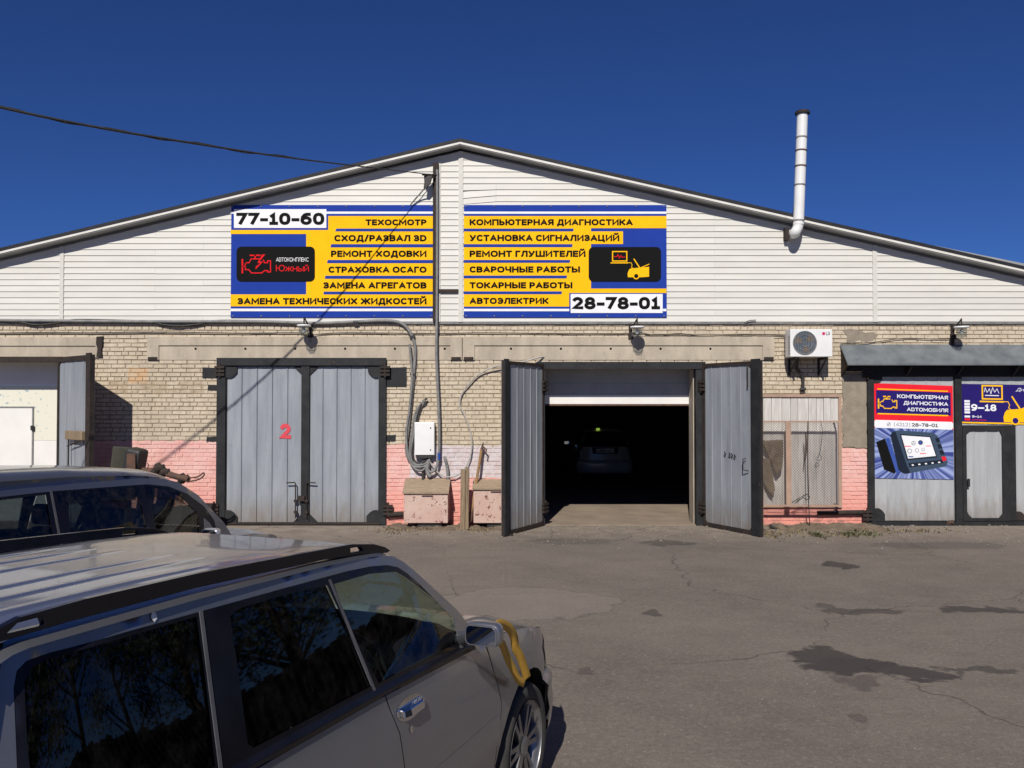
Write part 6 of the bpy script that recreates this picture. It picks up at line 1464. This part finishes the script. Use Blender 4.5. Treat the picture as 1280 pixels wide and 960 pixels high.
m = MB(); m.box(2.66 - .22, 2.66 - .12, 8.6 + .23, 8.6 + .28, 1.47, 1.53); o = obj('glowing_sticker', m, LIME, R3)

# ------------------------------------------------------------------ beyond the frame: trees along the yard's right side, seen in the car windows
LEAFD = pm('tree_foliage', (.035, .06, .02), (.06, .085, .03), 1.5, rough=.7); BARK = pm('tree_bark', (.09, .07, .05), (.06, .045, .035), 6, (1, 1, .3), rough=.95, bump=.8)
def tree(x, y, h, seed, label):
    rr = random.Random(seed); r = thing('yard_tree', (x, y, 0), label, 'tree', 'trees along the yard edge')
    m = MB(); tips = []
    m.tube(smooth_path([(x, y, 0), (x + rr.uniform(-.2, .2), y, h * .35), (x + rr.uniform(-.3, .3), y + rr.uniform(-.3, .3), h * .8)], 4), [.22 - .018 * k for k in range(9)], 8)
    for k in range(9):
        z = h * rr.uniform(.25, .7); a = rr.uniform(0, 6.28); l = h * rr.uniform(.15, .32); e = Vector((x + l * math.cos(a), y + l * math.sin(a), z + l * .8)); m.tube([(x, y, z), tuple(e)], [.07, .02], 6); tips.append(e)
    obj('trunk', m, BARK, r)
    m = MB(); tips.append(Vector((x, y, h * .85)))
    for k in range(2600):
        c = rr.choice(tips); d = Vector((rr.gauss(0, 1), rr.gauss(0, 1), rr.gauss(0, .9))) * h * .085; p = c + d; s_ = rr.uniform(.06, .16)
        u = Vector((rr.gauss(0, 1), rr.gauss(0, 1), rr.gauss(0, 1))).normalized(); v = u.orthogonal().normalized()
        m.add([p - u * s_, p + v * s_ * .5, p + u * s_, p - v * s_ * .5], [(0, 1, 2, 3)])
    obj('crown', m, LEAFD, r, autos='keep')
# banks of soil along the foot of the wall
def soil(pxa, pxb, depth, label, seed):
    from mathutils import noise as mn
    x0, x1 = X(pxa), X(pxb); m = MB(); nx, ny = int((x1 - x0) / .025), int(depth / .025); vs = []
    for j in range(ny + 1):
        for i in range(nx + 1):
            x = x0 + (x1 - x0) * i / nx; y = -depth * j / ny; e = min(1, (x - x0) / .2, (x1 - x) / .2) * min(1, (1 - j / ny) * 2.2)
            h = .055 * mn.fractal(Vector((x * 3 + seed, y * 3, 0)), 1, 2, 4) + .035 + .02 * mn.noise(Vector((x * 22, y * 22, seed)))
            vs.append((x, y, max(-.006, h * max(0, e) - .004)))
    m.add(vs, [(j * (nx + 1) + i, j * (nx + 1) + i + 1, (j + 1) * (nx + 1) + i + 1, (j + 1) * (nx + 1) + i) for j in range(ny) for i in range(nx)], True)
    o = obj('soil_bank', m, pm('dry_soil', (.19, .145, .10), (.12, .09, .065), 5, rough=.95, bump=.9, bscale=50, spot=(.30, .26, .21), spotscale=28, spotlo=.6, spothi=.68)); tag(o, label, 'soil'); o['kind'] = 'stuff'
soil(484, 664, .70, 'bare dry soil round the bins and the post', 3)
soil(952, 1098, .80, 'bare dry soil and litter below the boarded window', 8)
for k, (x, y, h) in enumerate(((17, -15, 6.0), (20, -11.5, 7.5), (23, -8, 6.5), (19.5, -5, 7), (25, -3, 8), (21.5, -.5, 6.5), (27, 3, 8), (24, 6.5, 7), (15.5, -19.5, 6.5), (13, -25, 7.5))):
    tree(x, y, h, 40 + k, 'dark green leafy tree behind the board fence, ' + ('nearest the parked cars', 'second past the fence corner', 'third past the fence corner', 'fourth, halfway along the yard', 'fifth, set far back', 'sixth, level with the gates', 'seventh, beyond the building end', 'eighth and farthest off', 'short one behind the camera', 'tall one farthest behind the camera')[k])
FENCEM = pm('dark_fence_wood', (.07, .06, .05), (.045, .04, .034), 3, (8, 8, .8), rough=.9, vary=.3)
r = thing('yard_fence', (15, -12, 0), 'grey board fence along the right side of the yard', 'fence')
for k in range(90):
    y = -24 + k * .28; x = 14.2 + (y + 24) * .12; h = 1.9 + .05 * ((k * 7) % 3)
    m = MB(); m.box(x, x + .025, y, y + .276, .05, h); obj('fence_board', m, FENCEM, r)
